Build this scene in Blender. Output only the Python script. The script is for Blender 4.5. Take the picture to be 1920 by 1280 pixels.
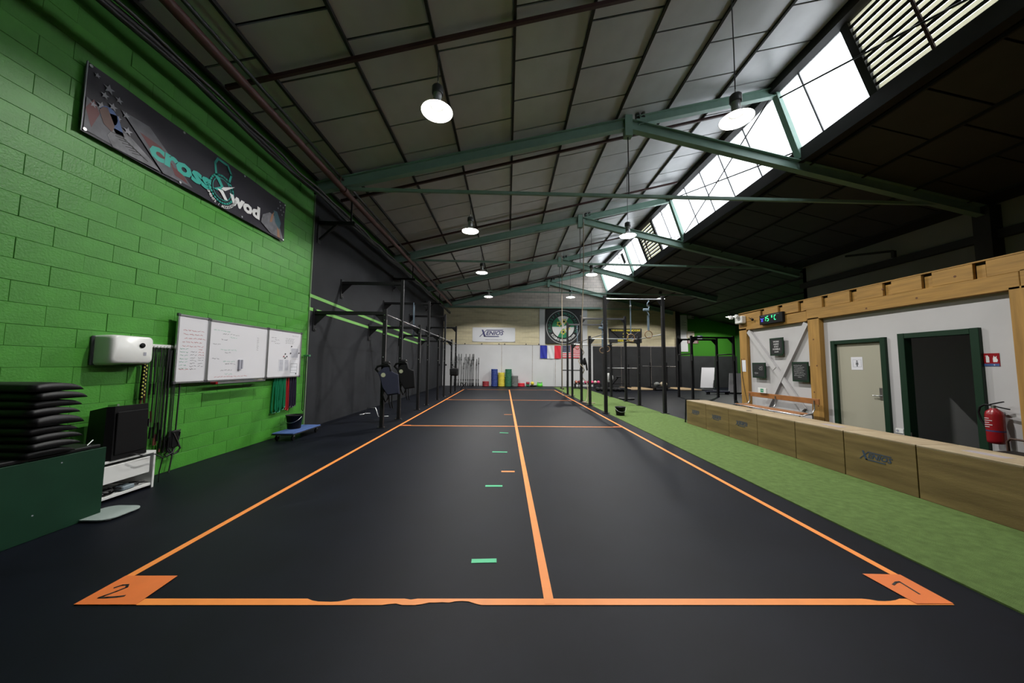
import bpy, math, random
from math import sin, cos, pi, sqrt, radians, atan2
from mathutils import Vector, Matrix
random.seed(7)
S = bpy.context.scene
for o in list(bpy.data.objects): bpy.data.objects.remove(o)
C = S.collection
# ------------------------------------------------------------------ camera
F, CAMH, VX, VY, ROLL = 620.0, 1.46, 951.3, 684.0, 0.0092
_y = Vector(((VX-960)/F, -(VY-640)/F, 1)).normalized()
_u = Vector((sin(ROLL), cos(ROLL), 0)); _u = (_u-_u.dot(_y)*_y).normalized()
_x = _u.cross(_y)
if _x.x < 0: _x = -_x
MC = Matrix(((_x.x,_y.x,_u.x),(_x.y,_y.y,_u.y),(_x.z,_y.z,_u.z)))   # world -> camera (right, up, forward)
cam = bpy.data.objects.new('camera', bpy.data.cameras.new('camera')); C.objects.link(cam)
cam.data.sensor_width = 36; cam.data.lens = F/1920*36; cam.data.clip_end = 200; cam.data.clip_start = .05
R_, U_, F_ = Vector(MC[0]), Vector(MC[1]), Vector(MC[2])
m = Matrix((( R_.x,U_.x,-F_.x,0),(R_.y,U_.y,-F_.y,0),(R_.z,U_.z,-F_.z,CAMH),(0,0,0,1)))
cam.matrix_world = m; S.camera = cam
# ------------------------------------------------------------------ world, exposure
w = bpy.data.worlds.new('sky'); S.world = w; w.use_nodes = True
bg = w.node_tree.nodes['Background']; bg.inputs[0].default_value = (.88,.94,1,1); bg.inputs[1].default_value = 6.5
S.view_settings.view_transform = 'Standard'; S.view_settings.look = 'None'
S.view_settings.gamma = 1; S.view_settings.use_curve_mapping = False
S.view_settings.exposure = 0.0
S.cycles.max_bounces = 8; S.cycles.diffuse_bounces = 5; S.cycles.glossy_bounces = 3
S.cycles.transparent_max_bounces = 12
S.cycles.caustics_reflective = False; S.cycles.caustics_refractive = False
S.cycles.sample_clamp_indirect = 4
LAMP_W = 215.0
# ------------------------------------------------------------------ helpers
def ray(px, py):
    c = Vector(((px-960)/F, -(py-640)/F, 1)); return MC.transposed() @ c
def onX(px, py, X): d = ray(px,py); t = X/d.x; return Vector((X, d.y*t, d.z*t+CAMH))
def onY(px, py, Y): d = ray(px,py); t = Y/d.y; return Vector((d.x*t, Y, d.z*t+CAMH))
def onZ(px, py, Z=0): d = ray(px,py); t = (Z-CAMH)/d.z; return Vector((d.x*t, d.y*t, Z))
class MB:
    def __init__(s): s.v=[]; s.f=[]; s.sm=[]
    def add(s, v, f, smooth=False):
        n=len(s.v); s.v += [tuple(p) for p in v]; s.f += [tuple(i+n for i in q) for q in f]; s.sm += [smooth]*len(f); return s
    def box(s, x0,x1,y0,y1,z0,z1, M=None):
        v=[Vector((x,y,z)) for x in (x0,x1) for y in (y0,y1) for z in (z0,z1)]
        if M: v=[M@p for p in v]
        return s.add(v, [(0,1,3,2),(4,6,7,5),(0,4,5,1),(2,3,7,6),(0,2,6,4),(1,5,7,3)])
    def bbox(s, x0,x1,y0,y1,z0,z1, b=.01, M=None):   # chamfered box
        cx,cy,cz=(x0+x1)/2,(y0+y1)/2,(z0+z1)/2; hx,hy,hz=abs(x1-x0)/2,abs(y1-y0)/2,abs(z1-z0)/2
        b=min(b,hx*.9,hy*.9,hz*.9); v=[];idx={}
        for sx in (-1,1):
            for sy in (-1,1):
                for sz in (-1,1):
                    for ax in range(3):
                        p=[sx*(hx-(b if ax!=0 else 0)), sy*(hy-(b if ax!=1 else 0)), sz*(hz-(b if ax!=2 else 0))]
                        idx[(sx,sy,sz,ax)]=len(v); q=Vector((p[0]+cx,p[1]+cy,p[2]+cz)); v.append(M@q if M else q)
        f=[]
        for ax in range(3):
            for sg in (-1,1):
                o=[a for a in range(3) if a!=ax]; q=[]
                for a,c in ((-1,-1),(1,-1),(1,1),(-1,1)):
                    k=[0,0,0]; k[ax]=sg; k[o[0]]=a; k[o[1]]=c; q.append(idx[(k[0],k[1],k[2],ax)])
                f.append(q)
        for ax in range(3):
            o=[a for a in range(3) if a!=ax]
            for a in (-1,1):
                for c in (-1,1):
                    k=[0,0,0]; k[o[0]]=a; k[o[1]]=c
                    k1=list(k);k1[ax]=-1;k2=list(k);k2[ax]=1
                    f.append((idx[(*k1,o[0])],idx[(*k2,o[0])],idx[(*k2,o[1])],idx[(*k1,o[1])]))
        for sx in (-1,1):
            for sy in (-1,1):
                for sz in (-1,1): f.append(tuple(idx[(sx,sy,sz,a)] for a in range(3)))
        return s.add(v,f)
    def bar(s, a, b, w, h=None, up=(0,0,1)):
        a,b=Vector(a),Vector(b); h=h or w; d=(b-a).normalized(); u=Vector(up)
        if abs(d.dot(u))>.98: u=Vector((0,1,0))
        r=d.cross(u).normalized(); u=r.cross(d)
        v=[p+r*i*w/2+u*j*h/2 for p in (a,b) for i,j in ((-1,-1),(1,-1),(1,1),(-1,1))]
        return s.add(v, [(3,2,1,0),(4,5,6,7),(0,1,5,4),(1,2,6,5),(2,3,7,6),(3,0,4,7)])
    def tube(s, pts, r, n=8, cap=True, closed=False):
        pts=[Vector(p) for p in pts]; N=len(pts); rs=r if isinstance(r,(list,tuple)) else [r]*N
        prev=None; V=[]
        for i,p in enumerate(pts):
            if closed: d=(pts[(i+1)%N]-pts[i-1])
            else: d=(pts[min(i+1,N-1)]-pts[max(i-1,0)])
            d = d.normalized() if d.length>1e-9 else Vector((0,0,1))
            if prev is None:
                u=Vector((0,0,1)) if abs(d.z)<.9 else Vector((1,0,0)); x=d.cross(u).normalized()
            else:
                x=(prev-prev.dot(d)*d); x = x.normalized() if x.length>1e-6 else d.orthogonal().normalized()
            prev=x; yv=d.cross(x)
            V+=[p+(x*cos(2*pi*k/n)+yv*sin(2*pi*k/n))*rs[i] for k in range(n)]
        f=[(i*n+k,i*n+(k+1)%n,((i+1)%N)*n+(k+1)%n,((i+1)%N)*n+k) for i in range(N if closed else N-1) for k in range(n)]
        s.add(V,f,True)
        if cap and not closed:
            s.add(V[:n],[tuple(range(n))[::-1]]); s.add(V[-n:],[tuple(range(n))])
        return s
    def lathe(s, prof, c=(0,0,0), n=24, axis='Z', smooth=True, cap=True):
        c=Vector(c); V=[]
        for r,z in prof:
            for k in range(n):
                a=2*pi*k/n; p=(r*cos(a),r*sin(a),z)
                if axis=='X': p=(z,r*cos(a),r*sin(a))
                if axis=='Y': p=(r*cos(a),z,r*sin(a))
                V.append(c+Vector(p))
        f=[(i*n+k,i*n+(k+1)%n,(i+1)*n+(k+1)%n,(i+1)*n+k) for i in range(len(prof)-1) for k in range(n)]
        s.add(V,f,smooth)
        if cap: s.add(V[:n],[tuple(range(n))[::-1]]); s.add(V[-n:],[tuple(range(n))])
        return s
    def sphere(s, c, r, n=16, sq=(1,1,1)):
        V=[];h=n//2
        for i in range(h+1):
            t=pi*i/h
            for k in range(n):
                a=2*pi*k/n; V.append(Vector(c)+Vector((r*sq[0]*sin(t)*cos(a),r*sq[1]*sin(t)*sin(a),r*sq[2]*cos(t))))
        return s.add(V,[(i*n+k,(i+1)*n+k,(i+1)*n+(k+1)%n,i*n+(k+1)%n) for i in range(h) for k in range(n)],True)
    def prism(s, pts, M, t):    # 2D outline in plane M, thickness t along +normal
        a=[M@Vector((x,y,0)) for x,y in pts]; b=[M@Vector((x,y,t)) for x,y in pts]; n=len(pts)
        return s.add(a+b,[tuple(range(n))[::-1],tuple(range(n,2*n))]+[(i,(i+1)%n,(i+1)%n+n,i+n) for i in range(n)])
def obj(name, mb, mat, parent=None, smooth=None):
    me=bpy.data.meshes.new(name); me.from_pydata(mb.v,[],mb.f)
    me.polygons.foreach_set('use_smooth', mb.sm if smooth is None else [smooth]*len(mb.f))
    if mat: me.materials.append(mat)
    me.update()
    o=bpy.data.objects.new(name,me); C.objects.link(o)
    if parent:
        o.parent=parent
        if parent.parent is None: o.matrix_parent_inverse = Matrix.Translation(-parent.location) if False else Matrix()
    return o
def thing(name,label,cat,loc=(0,0,0),group=None):
    o=bpy.data.objects.new(name,None); C.objects.link(o); o.location=loc; o.empty_display_size=.1
    o['label']=label; o['category']=cat
    if group: o['group']=group
    return o
def tag(o,label,cat,group=None):
    o['label']=label; o['category']=cat
    if group: o['group']=group
    return o
def struct(o,label=None,cat=None):
    o['kind']='structure'
    if label: o['label']=label
    if cat: o['category']=cat
    return o
def kids(o): return [c for c in bpy.data.objects if c.parent==o]
CH={}
def dup(root, loc, label=None, group=None, rz=None):
    r=root.copy(); C.objects.link(r); r.location=loc
    if rz is not None: r.rotation_euler=(0,0,rz)
    if label: r['label']=label
    if group: r['group']=group
    if root.name not in CH: CH[root.name]=[(c,kids(c)) for c in kids(root)]
    for ch,gs in CH[root.name]:
        c=ch.copy(); C.objects.link(c); c.parent=r
        for g in gs: d=g.copy(); C.objects.link(d); d.parent=c
    return r
def face(o, right, up):      # plane matrix: origin, x axis, y axis -> normal
    r=Vector(right).normalized(); u=Vector(up).normalized(); n=r.cross(u); o=Vector(o)
    return Matrix(((r.x,u.x,n.x,o.x),(r.y,u.y,n.y,o.y),(r.z,u.z,n.z,o.z),(0,0,0,1)))
def LW(o): return face(o,(0,1,0),(0,0,1))     # on the left wall, facing +X
def BW(o): return face(o,(1,0,0),(0,0,1))     # on the back wall, facing -Y
def RW(o): return face(o,(0,-1,0),(0,0,1))    # on the right wall, facing -X
def FL(o): return face(o,(1,0,0),(0,1,0))     # on the floor
def text(name, s, size, mat, M, parent, shear=0, align='CENTER', sx=1, bold=0, ext=.001, res=2, rot=0):
    cu=bpy.data.curves.new(name,'FONT'); cu.body=s; cu.size=size; cu.align_x=align; cu.align_y='CENTER'; cu.shear=shear
    cu.offset=bold; cu.resolution_u=res; cu.extrude=ext
    t=bpy.data.objects.new('tmp',cu); C.objects.link(t)
    dg=bpy.context.evaluated_depsgraph_get(); me=bpy.data.meshes.new_from_object(t.evaluated_get(dg))
    bpy.data.objects.remove(t); bpy.data.curves.remove(cu)
    MM=M@Matrix.Rotation(rot,4,'Z')@Matrix.Diagonal((sx,1,1,1)); me.transform(MM); me.materials.clear(); me.materials.append(mat)
    me.name=name; o=bpy.data.objects.new(name,me); C.objects.link(o); o.parent=parent
    return o
# ------------------------------------------------------------------ materials
def mat(name, col, rough=.6, metal=0, noise=0, nscale=8, bump=0, bscale=60, emit=None, estr=0, spec=.5, stretch=None, col2=None, detail=4, alpha=1):
    M_=bpy.data.materials.new(name); M_.use_nodes=True; nt=M_.node_tree; b=nt.nodes['Principled BSDF']
    c=lambda k:(k[0],k[1],k[2],1)
    b.inputs['Base Color'].default_value=c(col); b.inputs['Roughness'].default_value=rough; b.inputs['Metallic'].default_value=metal
    b.inputs['Specular IOR Level'].default_value=spec
    if alpha<1: b.inputs['Alpha'].default_value=alpha
    tc=nt.nodes.new('ShaderNodeTexCoord'); mp=nt.nodes.new('ShaderNodeMapping'); nt.links.new(tc.outputs['Object'],mp.inputs[0])
    if stretch: mp.inputs['Scale'].default_value=stretch
    if noise or col2:
        n=nt.nodes.new('ShaderNodeTexNoise'); n.inputs['Scale'].default_value=nscale; n.inputs['Detail'].default_value=detail
        nt.links.new(mp.outputs[0],n.inputs['Vector'])
        r=nt.nodes.new('ShaderNodeValToRGB'); r.color_ramp.elements[0].position=.3; r.color_ramp.elements[1].position=.7
        c2=col2 or tuple(x*(1+noise) for x in col); c1=tuple(x*(1-noise) for x in col) if not col2 else col
        r.color_ramp.elements[0].color=c(c1); r.color_ramp.elements[1].color=c(c2)
        nt.links.new(n.outputs['Fac'],r.inputs[0]); nt.links.new(r.outputs[0],b.inputs['Base Color'])
    if bump:
        n=nt.nodes.new('ShaderNodeTexNoise'); n.inputs['Scale'].default_value=bscale; n.inputs['Detail'].default_value=3
        nt.links.new(mp.outputs[0],n.inputs['Vector'])
        bp=nt.nodes.new('ShaderNodeBump'); bp.inputs['Strength'].default_value=bump; bp.inputs['Distance'].default_value=.01
        nt.links.new(n.outputs['Fac'],bp.inputs['Height']); nt.links.new(bp.outputs[0],b.inputs['Normal'])
    if emit: b.inputs['Emission Color'].default_value=c(emit); b.inputs['Emission Strength'].default_value=estr
    return M_
GREEN=mat('green_paint',(.050,.235,.022),.5,noise=.14,nscale=3,bump=.35,bscale=45)
GREEN_D=mat('green_paint_joint',(.035,.17,.016),.8)
BLACKW=mat('black_wall_paint',(.017,.018,.021),.75,noise=.2,nscale=1.5,spec=.2)
GREYW=mat('grey_wall_paint',(.26,.265,.26),.8,noise=.1,nscale=1)
DARKP=mat('dark_grey_panel',(.028,.029,.031),.6,spec=.3,noise=.15,nscale=2)
WHITEP=mat('white_panel',(.60,.60,.61),.5,noise=.04,nscale=1)
WHITEW=mat('white_wall_paint',(.47,.46,.465),.7,noise=.04,nscale=2)
RUBBER=mat('black_rubber_floor',(.0035,.0046,.0085),.50,noise=.25,nscale=2.2,bump=.15,bscale=400,spec=.12)
TURF=mat('green_turf',(.12,.19,.055),.85,noise=.18,nscale=14,bump=1,bscale=260,spec=.15,detail=8)
ORANGE=mat('orange_tape',(.86,.27,.05),.5,noise=.06,nscale=5)
ORANGE_D=mat('dark_orange_tape',(.72,.17,.035),.5,noise=.06,nscale=5)
GTAPE=mat('green_tape',(.03,.50,.22),.5)
INK=mat('black_ink',(.01,.01,.01),.6)
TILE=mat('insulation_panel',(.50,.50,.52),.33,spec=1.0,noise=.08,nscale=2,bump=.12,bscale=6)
TILE_R=mat('insulation_panel_shaded',(.045,.045,.045),.6,noise=.1,nscale=2)  # same panels on the weakly lit slope, their shade put into the colour
TBAR=mat('dark_ceiling_bar',(.014,.013,.012),.6)
STEELG=mat('mint_green_steel',(.22,.35,.29),.45,noise=.08,nscale=4)
REDB=mat('oxide_red_pipe',(.11,.045,.04),.5,noise=.15,nscale=6)
BROWNB=mat('oxide_brown_bar',(.045,.014,.013),.6)
CABLE=mat('black_cable',(.012,.012,.013),.5)
BLKST=mat('black_powder_coated_steel',(.009,.009,.010),.5,spec=.25)
CHROME=mat('bare_steel',(.55,.55,.56),.3,metal=1)
ALU=mat('brushed_aluminium',(.5,.5,.52),.35,metal=1)
DGREY=mat('dark_grey_metal',(.06,.06,.065),.4)
GRIT=mat('dark_bar_metal',(.09,.09,.09),.35,metal=.8)
SHADE=mat('lamp_reflector',(.82,.82,.80),.35)
LED=mat('led_disc',(1,1,1),.5,emit=(1,1,.98),estr=14)
DIFF=mat('lamp_glass_cover',(.9,.9,.9),.3,emit=(1,1,.98),estr=.9)
WOOD=mat('pine_timber',(.33,.18,.04),.6,noise=.22,nscale=3,stretch=(2,.6,8),bump=.1,bscale=30)
WOODV=mat('pine_timber_upright',(.33,.18,.04),.6,noise=.22,nscale=3,stretch=(6,6,.5),bump=.1,bscale=30)
KNOT=mat('wood_knot',(.12,.05,.02),.7)
PLY=mat('weathered_plywood',(.12,.078,.025),.6,nscale=1.6,stretch=(1,.7,7),col2=(.24,.165,.062),bump=.15,bscale=25,detail=8)
PLYT=mat('scuffed_plywood_top',(.27,.20,.115),.55,nscale=3,col2=(.40,.32,.21),detail=8)
BENCHW=mat('orange_brown_wood',(.30,.12,.035),.5,noise=.15,nscale=6)
DGREEN=mat('dark_green_paint',(.004,.024,.010),.5,spec=.3)
DGREENB=mat('green_crate_board',(.005,.032,.015),.6,noise=.12,nscale=4,spec=.2)
DOORP=mat('cream_door',(.36,.345,.27),.5)
WPLAS=mat('white_plastic',(.72,.72,.70),.3)
BPLAS=mat('black_plastic',(.005,.005,.0055),.5,spec=.2)
BFOAM=mat('black_vinyl_mat',(.007,.007,.008),.5,spec=.3)
RED=mat('red_paint',(.25,.008,.013),.3)
REDP=mat('red_rubber',(.35,.03,.04),.6)
BRED=mat('bright_red_rubber',(.7,.02,.04),.5)
BLUER=mat('blue_rubber',(.03,.06,.27),.6)
YELR=mat('yellow_rubber',(.75,.62,.06),.6)
GRNR=mat('green_rubber',(.02,.16,.08),.6)
GRYR=mat('grey_rubber',(.17,.18,.17),.6)
LIME=mat('lime_plastic',(.12,.65,.05),.5)
PINK=mat('pink_rubber',(.75,.08,.22),.5)
BLKR=mat('black_rubber',(.010,.010,.011),.6,spec=.25)
BEIGE=mat('beige_leather',(.45,.38,.27),.6,noise=.1,nscale=20)
BLUET=mat('blue_carpet',(.05,.10,.28),.8)
BBAND=mat('green_latex',(.01,.20,.09),.35)
RBAND=mat('red_latex',(.45,.02,.03),.35)
KBAND=mat('purple_black_latex',(.02,.015,.035),.4)
NAVY=mat('navy_vest_fabric',(.015,.018,.04),.8)
ROPE=mat('tan_rope',(.36,.30,.22),.9,noise=.2,nscale=60)
STRAP=mat('blue_grey_webbing',(.12,.17,.22),.7)
RINGW=mat('wooden_ring',(.22,.13,.06),.5)
LGTAPE=mat('light_green_stripe_paint',(.17,.42,.09),.6)
CLOTH=mat('black_banner_cloth',(.015,.015,.017),.7)
VINYL=mat('dark_banner_vinyl',(.018,.016,.024),.5,spec=.3)
VINYLW=mat('white_banner_vinyl',(.72,.73,.76),.45)
PRW=mat('white_print',(.70,.70,.70),.6)
PRG=mat('grey_print',(.14,.14,.155),.6,noise=.3,nscale=12)
PRT=mat('teal_print',(.02,.33,.27),.5)
PRRED=mat('dark_red_print',(.10,.018,.02),.6)
PRBL=mat('blue_print',(.04,.09,.24),.6)
PRNB=mat('navy_print',(.03,.03,.11),.6)
PRLG=mat('light_grey_print',(.085,.085,.10),.6,noise=.3,nscale=9)
PRGR=mat('green_print',(.01,.22,.09),.6)
PRY=mat('yellow_print',(.75,.62,.05),.6)
PRSK=mat('brown_print',(.09,.04,.03),.6)
XEN=mat('indigo_print',(.05,.05,.17),.6)
STEN=mat('faded_blue_stencil',(.035,.06,.11),.7)
FRB=mat('flag_blue',(.02,.03,.35),.7)
FRR=mat('flag_red',(.65,.02,.04),.7)
FRW=mat('flag_white',(.68,.68,.70),.7)
WBOARD=mat('whiteboard_face',(.66,.65,.68),.25)
MRED=mat('red_marker',(.5,.12,.12),.6)
MBLK=mat('black_marker',(.10,.10,.11),.6)
MGRN=mat('green_marker',(.15,.42,.3),.6)
PAPER=mat('paper',(.66,.66,.70),.7)
PRINTG=mat('grey_small_print',(.32,.32,.37),.7)
CHALKB=mat('chalkboard',(.008,.010,.010),.6)
CHALK=mat('chalk',(.5,.5,.5),.8)
GLED=mat('green_led',(0,0,0),.5,emit=(.05,1,.35),estr=1.6)
BLED=mat('blue_led',(0,0,0),.5,emit=(.10,.10,1),estr=1.8)
ROOMD=mat('unlit_room_wall',(.6,.6,.6),.8)
EXITG=mat('exit_sign_green',(.02,.25,.12),.5)
GLASSG=bpy.data.materials.new('pale_glass'); GLASSG.use_nodes=True
_b=GLASSG.node_tree.nodes['Principled BSDF']; _b.inputs['Base Color'].default_value=(.42,.5,.47,1); _b.inputs['Roughness'].default_value=.12; _b.inputs['Alpha'].default_value=.75
# skylight sheet: lets the daylight through, slightly diffusing
GLAZ=bpy.data.materials.new('translucent_glazing'); GLAZ.use_nodes=True; nt=GLAZ.node_tree; nt.nodes.clear()
_o=nt.nodes.new('ShaderNodeOutputMaterial'); _t=nt.nodes.new('ShaderNodeBsdfTransparent'); _l=nt.nodes.new('ShaderNodeBsdfTranslucent'); _m=nt.nodes.new('ShaderNodeMixShader')
_t.inputs[0].default_value=(.95,.95,.95,1); _l.inputs[0].default_value=(.9,.9,.9,1); _m.inputs[0].default_value=.35
nt.links.new(_t.outputs[0],_m.inputs[1]); nt.links.new(_l.outputs[0],_m.inputs[2]); nt.links.new(_m.outputs[0],_o.inputs[0])
SLATM=bpy.data.materials.new('translucent_slat'); SLATM.use_nodes=True; nt=SLATM.node_tree; nt.nodes.clear()
_o=nt.nodes.new('ShaderNodeOutputMaterial'); _t=nt.nodes.new('ShaderNodeBsdfDiffuse'); _l=nt.nodes.new('ShaderNodeBsdfTranslucent'); _m=nt.nodes.new('ShaderNodeMixShader')
_t.inputs[0].default_value=(.6,.58,.48,1); _l.inputs[0].default_value=(.62,.60,.50,1); _m.inputs[0].default_value=.65
nt.links.new(_t.outputs[0],_m.inputs[1]); nt.links.new(_l.outputs[0],_m.inputs[2]); nt.links.new(_m.outputs[0],_o.inputs[0])
# concrete block gable: weathered blocks with mortar, cream paint low down
def block_mat(name,c1,c2,mortar,bw=.5,bh=.2,yz=False,rough=.85):
    M_=bpy.data.materials.new(name); M_.use_nodes=True; nt=M_.node_tree; b=nt.nodes['Principled BSDF']; b.inputs['Roughness'].default_value=rough
    tc=nt.nodes.new('ShaderNodeTexCoord'); sp=nt.nodes.new('ShaderNodeSeparateXYZ'); cb=nt.nodes.new('ShaderNodeCombineXYZ')
    nt.links.new(tc.outputs['Object'],sp.inputs[0]); nt.links.new(sp.outputs[1 if yz else 0],cb.inputs[0]); nt.links.new(sp.outputs[2],cb.inputs[1])
    br=nt.nodes.new('ShaderNodeTexBrick'); nt.links.new(cb.outputs[0],br.inputs['Vector'])
    br.inputs['Color1'].default_value=(*c1,1); br.inputs['Color2'].default_value=(*c2,1); br.inputs['Mortar'].default_value=(*mortar,1)
    br.inputs['Scale'].default_value=1; br.inputs['Brick Width'].default_value=bw; br.inputs['Row Height'].default_value=bh; br.inputs['Mortar Size'].default_value=.012
    n=nt.nodes.new('ShaderNodeTexNoise'); n.inputs['Scale'].default_value=1.2; n.inputs['Detail'].default_value=6
    mp=nt.nodes.new('ShaderNodeMapping'); mp.inputs['Scale'].default_value=(.5,.5,3); nt.links.new(tc.outputs['Object'],mp.inputs[0]); nt.links.new(mp.outputs[0],n.inputs['Vector'])
    r=nt.nodes.new('ShaderNodeValToRGB'); r.color_ramp.elements[0].position=.34; r.color_ramp.elements[0].color=(.8,.78,.76,1); r.color_ramp.elements[1].position=.5; r.color_ramp.elements[1].color=(1,1,1,1)
    nt.links.new(n.outputs['Fac'],r.inputs[0])
    mx=nt.nodes.new('ShaderNodeMix'); mx.data_type='RGBA'; mx.blend_type='MULTIPLY'; mx.inputs[0].default_value=1
    nt.links.new(br.outputs['Color'],mx.inputs[6]); nt.links.new(r.outputs[0],mx.inputs[7]); nt.links.new(mx.outputs[2],b.inputs['Base Color'])
    return M_
GABLE=block_mat('weathered_blockwork',(.60,.53,.48),(.53,.47,.43),(.40,.36,.33),.42,.2)
# ================================================================== STRUCTURE
WX=-4.55; YB=23.2; SL=.2365
zl=lambda x: 5.75+SL*(x+4.55)          # left roof plane
zr=lambda x: 7.42-SL*(x-2.87)          # right roof plane
o=struct(obj('floor',MB().box(-4.8,16.4,-5.2,YB+.1,-.1,0),RUBBER))
# --- left wall: green block part and black part
wl=struct(obj('wall_left',MB().box(WX-.3,WX-.02,-5.2,YB+.2,-.1,5.82),GREEN_D))
base=None; meshes=[]
for k in range(5):
    t=[.010,.012,.009,.011,.013][k]
    meshes.append(obj('brick',MB().bbox(-.02,t-.008,.0008,.4992,.0008,.1992,.0028),GREEN,wl)); meshes[-1].location=(WX,0,-50)
used=set(); nb=0
Yend=7.54
for r in range(28):
    z=r*.2; k=0; y1=Yend-(.25 if r%2 else 0)
    if r%2:
        hb=obj('brick',MB().bbox(-.02,.003,Yend-.2492,Yend-.0008,z+.0008,z+.1992,.0028),GREEN,wl); hb.location=(WX,0,0)
    while y1>2.2 and y1-.5>1.5:
        # only rows/places the camera could see keep single blocks
        y0=y1-.5
        i=random.randrange(5)
        if i not in used: o=meshes[i]; used.add(i)
        else: o=meshes[i].copy(); C.objects.link(o)
        o.location=(WX+random.uniform(-.002,.002),y0,z+random.uniform(-.001,.001)); nb+=1; y1=y0
        if nb>286: break
    if nb>286: break
for i in range(5):
    if i not in used: bpy.data.objects.remove(meshes[i])
# remaining blocks (behind the camera's view) as one piece
mb=MB()
for r in range(28):
    y1=Yend-(.25 if r%2 else 0)
    while y1>1.7: y1-=.5
    while y1>-4.9: mb.bbox(WX-.02,WX+.006,y1-.4992,y1-.0008,r*.2+.0008,r*.2+.1992,.0028); y1-=.5
o=obj('block_courses',mb,GREEN,wl); o['kind']='stuff'
o=obj('black_wall_face',MB().box(WX-.02,WX+.025,Yend+.01,YB,0,5.6),BLACKW,wl)
o=obj('corner_bead',MB().box(WX-.01,WX+.03,Yend-.005,Yend+.015,0,5.4),mat('pale_edge',(.16,.25,.13),.6),wl)
for a,b in (((581,553),(800,640)),((580,578),(785,644))):
    p=onX(*a,WX+.03); q=onX(*b,WX+.03); mb=MB(); mb.bar(p,q,.004,.075,up=(0,0,1)); obj('painted_stripe',mb,LGTAPE,wl)
# --- back wall
wb=struct(obj('wall_back',MB().prism([(-4.8,-.1),(16.4,-.1),(16.4,zr(16.4)+.12),(7.12,zr(7.12)+.12),(6.55,zl(6.55)+.12),(-4.8,zl(-4.8)+.12)],face((0,YB+.3,0),(1,0,0),(0,0,1)),.3),GABLE))
CREAM=block_mat('cream_painted_blockwork',(.66,.59,.39),(.62,.55,.37),(.55,.49,.33),.42,.2,rough=.7)

for x0,x1,m_ in ((-4.5,-3.9,WHITEP),(-3.88,-.42,WHITEP),(-.39,1.73,WHITEP),(1.76,3.35,WHITEP),(3.38,5.95,WHITEP)):
    obj('panel',MB().box(x0,x1,YB-.03,YB,0,2.86),m_,wb)
for x0,x1 in ((5.98,8.0),(8.03,10.1),(10.13,12.0)):
    obj('panel',MB().box(x0,x1,YB-.03,YB,0,2.82),DARKP,wb)
obj('panel_trim',MB().box(5.9,6.0,YB-.035,YB,0,2.9),WHITEP,wb)
obj('ledge',MB().box(-4.5,5.9,YB-.05,YB,2.87,2.9),mat('cream_ledge',(.5,.46,.36),.7),wb)
for x in (-3.6,-2.98,-1.8,-.6,-.2,1.3,2.2): obj('bolt',MB().lathe([(.04,0),(.04,-.03)],(x,YB-.05,2.92),8,'Y'),INK,wb)
o=struct(obj('trim_1',MB().box(2.24,2.66,YB-.06,YB+.01,2.87,5.47),WHITEP)); 
o=struct(obj('trim_2',MB().box(5.26,5.62,YB-.06,YB+.01,2.87,5.47),WHITEP))
o=struct(obj('trim_3',MB().box(-4.5,6.6,YB-.09,YB+.01,5.47,5.58),STEELG))
# cream painted lower part of the gable (real paint, up to a beam)
for x0,x1 in ((-4.5,2.24),(2.66,5.26),(5.62,12.15)):
    obj('painted_blockwork',MB().box(x0,x1,YB-.008,YB+.01,2.88,5.47),CREAM,wb)
# --- green part of the far wall, right corner
wg=struct(obj('wall_back_right',MB().box(12.2,16.4,YB-.03,YB,0,5.6),mat('green_wall_far',(.034,.165,.012),.8,spec=.2)))
for x0,x1 in ((12.2,13.1),(13.13,14.6),(14.63,16.2)):
    obj('panel',MB().box(x0,x1,YB-.07,YB-.03,0,2.2),DARKP,wg)
obj('corner_trim',MB().box(11.92,12.2,YB-.12,YB,0,5.6),BLKST,wg)
obj('painted_pier',MB().box(12.25,12.75,YB-.045,YB-.03,2.5,5.1),WHITEP,wg)
struct(obj('wall_right_far',MB().box(16.2,16.4,12.6,YB,-.1,5.4),mat('green_wall_side',(.03,.12,.015),.8)))
# --- grey right wall above the booth
wr=struct(obj('wall_right',MB().box(11.7,11.9,-5.2,12.75,-.1,5.45),GREYW))
obj('return_wall',MB().box(11.7,16.4,12.6,12.75,-.1,5.36),BLKST,wr)
obj('rail_beam',MB().box(11.55,11.7,-5,12.75,4.55,4.75),TBAR,wr)
obj('column',MB().box(11.4,11.7,7.45,7.75,0,5.36),TBAR,wr)
obj('bracket',MB().bar((11.5,9.5,4.75),(11.5,9.5,4.95),.08).bar((11.5,9.5,4.95),(11.2,10.6,5.15),.06),TBAR,wr)
struct(obj('wall_front',MB().box(-4.8,16.4,-5.4,-5.2,-.1,9),GREYW))
# --- roof
cl=struct(obj('ceiling',MB().prism([(-4.9,zl(-4.9)+.08),(6.62,zl(6.62)+.08),(6.62,zl(6.62)+.2),(-4.9,zl(-4.9)+.2)],face((0,YB+.4,0),(1,0,0),(0,0,1)),YB+5.8),TBAR))
obj('right_slope',MB().prism([(7.12,zr(7.12)+.08),(16.5,zr(16.5)+.08),(16.5,zr(16.5)+.2),(7.12,zr(7.12)+.2)],face((0,YB+.4,0),(1,0,0),(0,0,1)),YB+5.8),TBAR,cl)
cols=[(-4.5,-3.71)]+[(-3.71+1.26*k,-2.45+1.26*k) for k in range(8)]
def tilemesh(wx,sgn,m_,ly=.9):
    g=.018; t=.03
    f=lambda x: sgn*SL*x
    v=[]
    for zz in (0,t):
        for x,y in ((g,g),(wx-g,g),(wx-g,ly-g),(g,ly-g)): v.append((x,y,f(x)+zz))
    return MB().add(v,[(0,3,2,1),(4,5,6,7),(0,1,5,4),(1,2,6,5),(2,3,7,6),(3,0,4,7)])
protos={}
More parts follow.
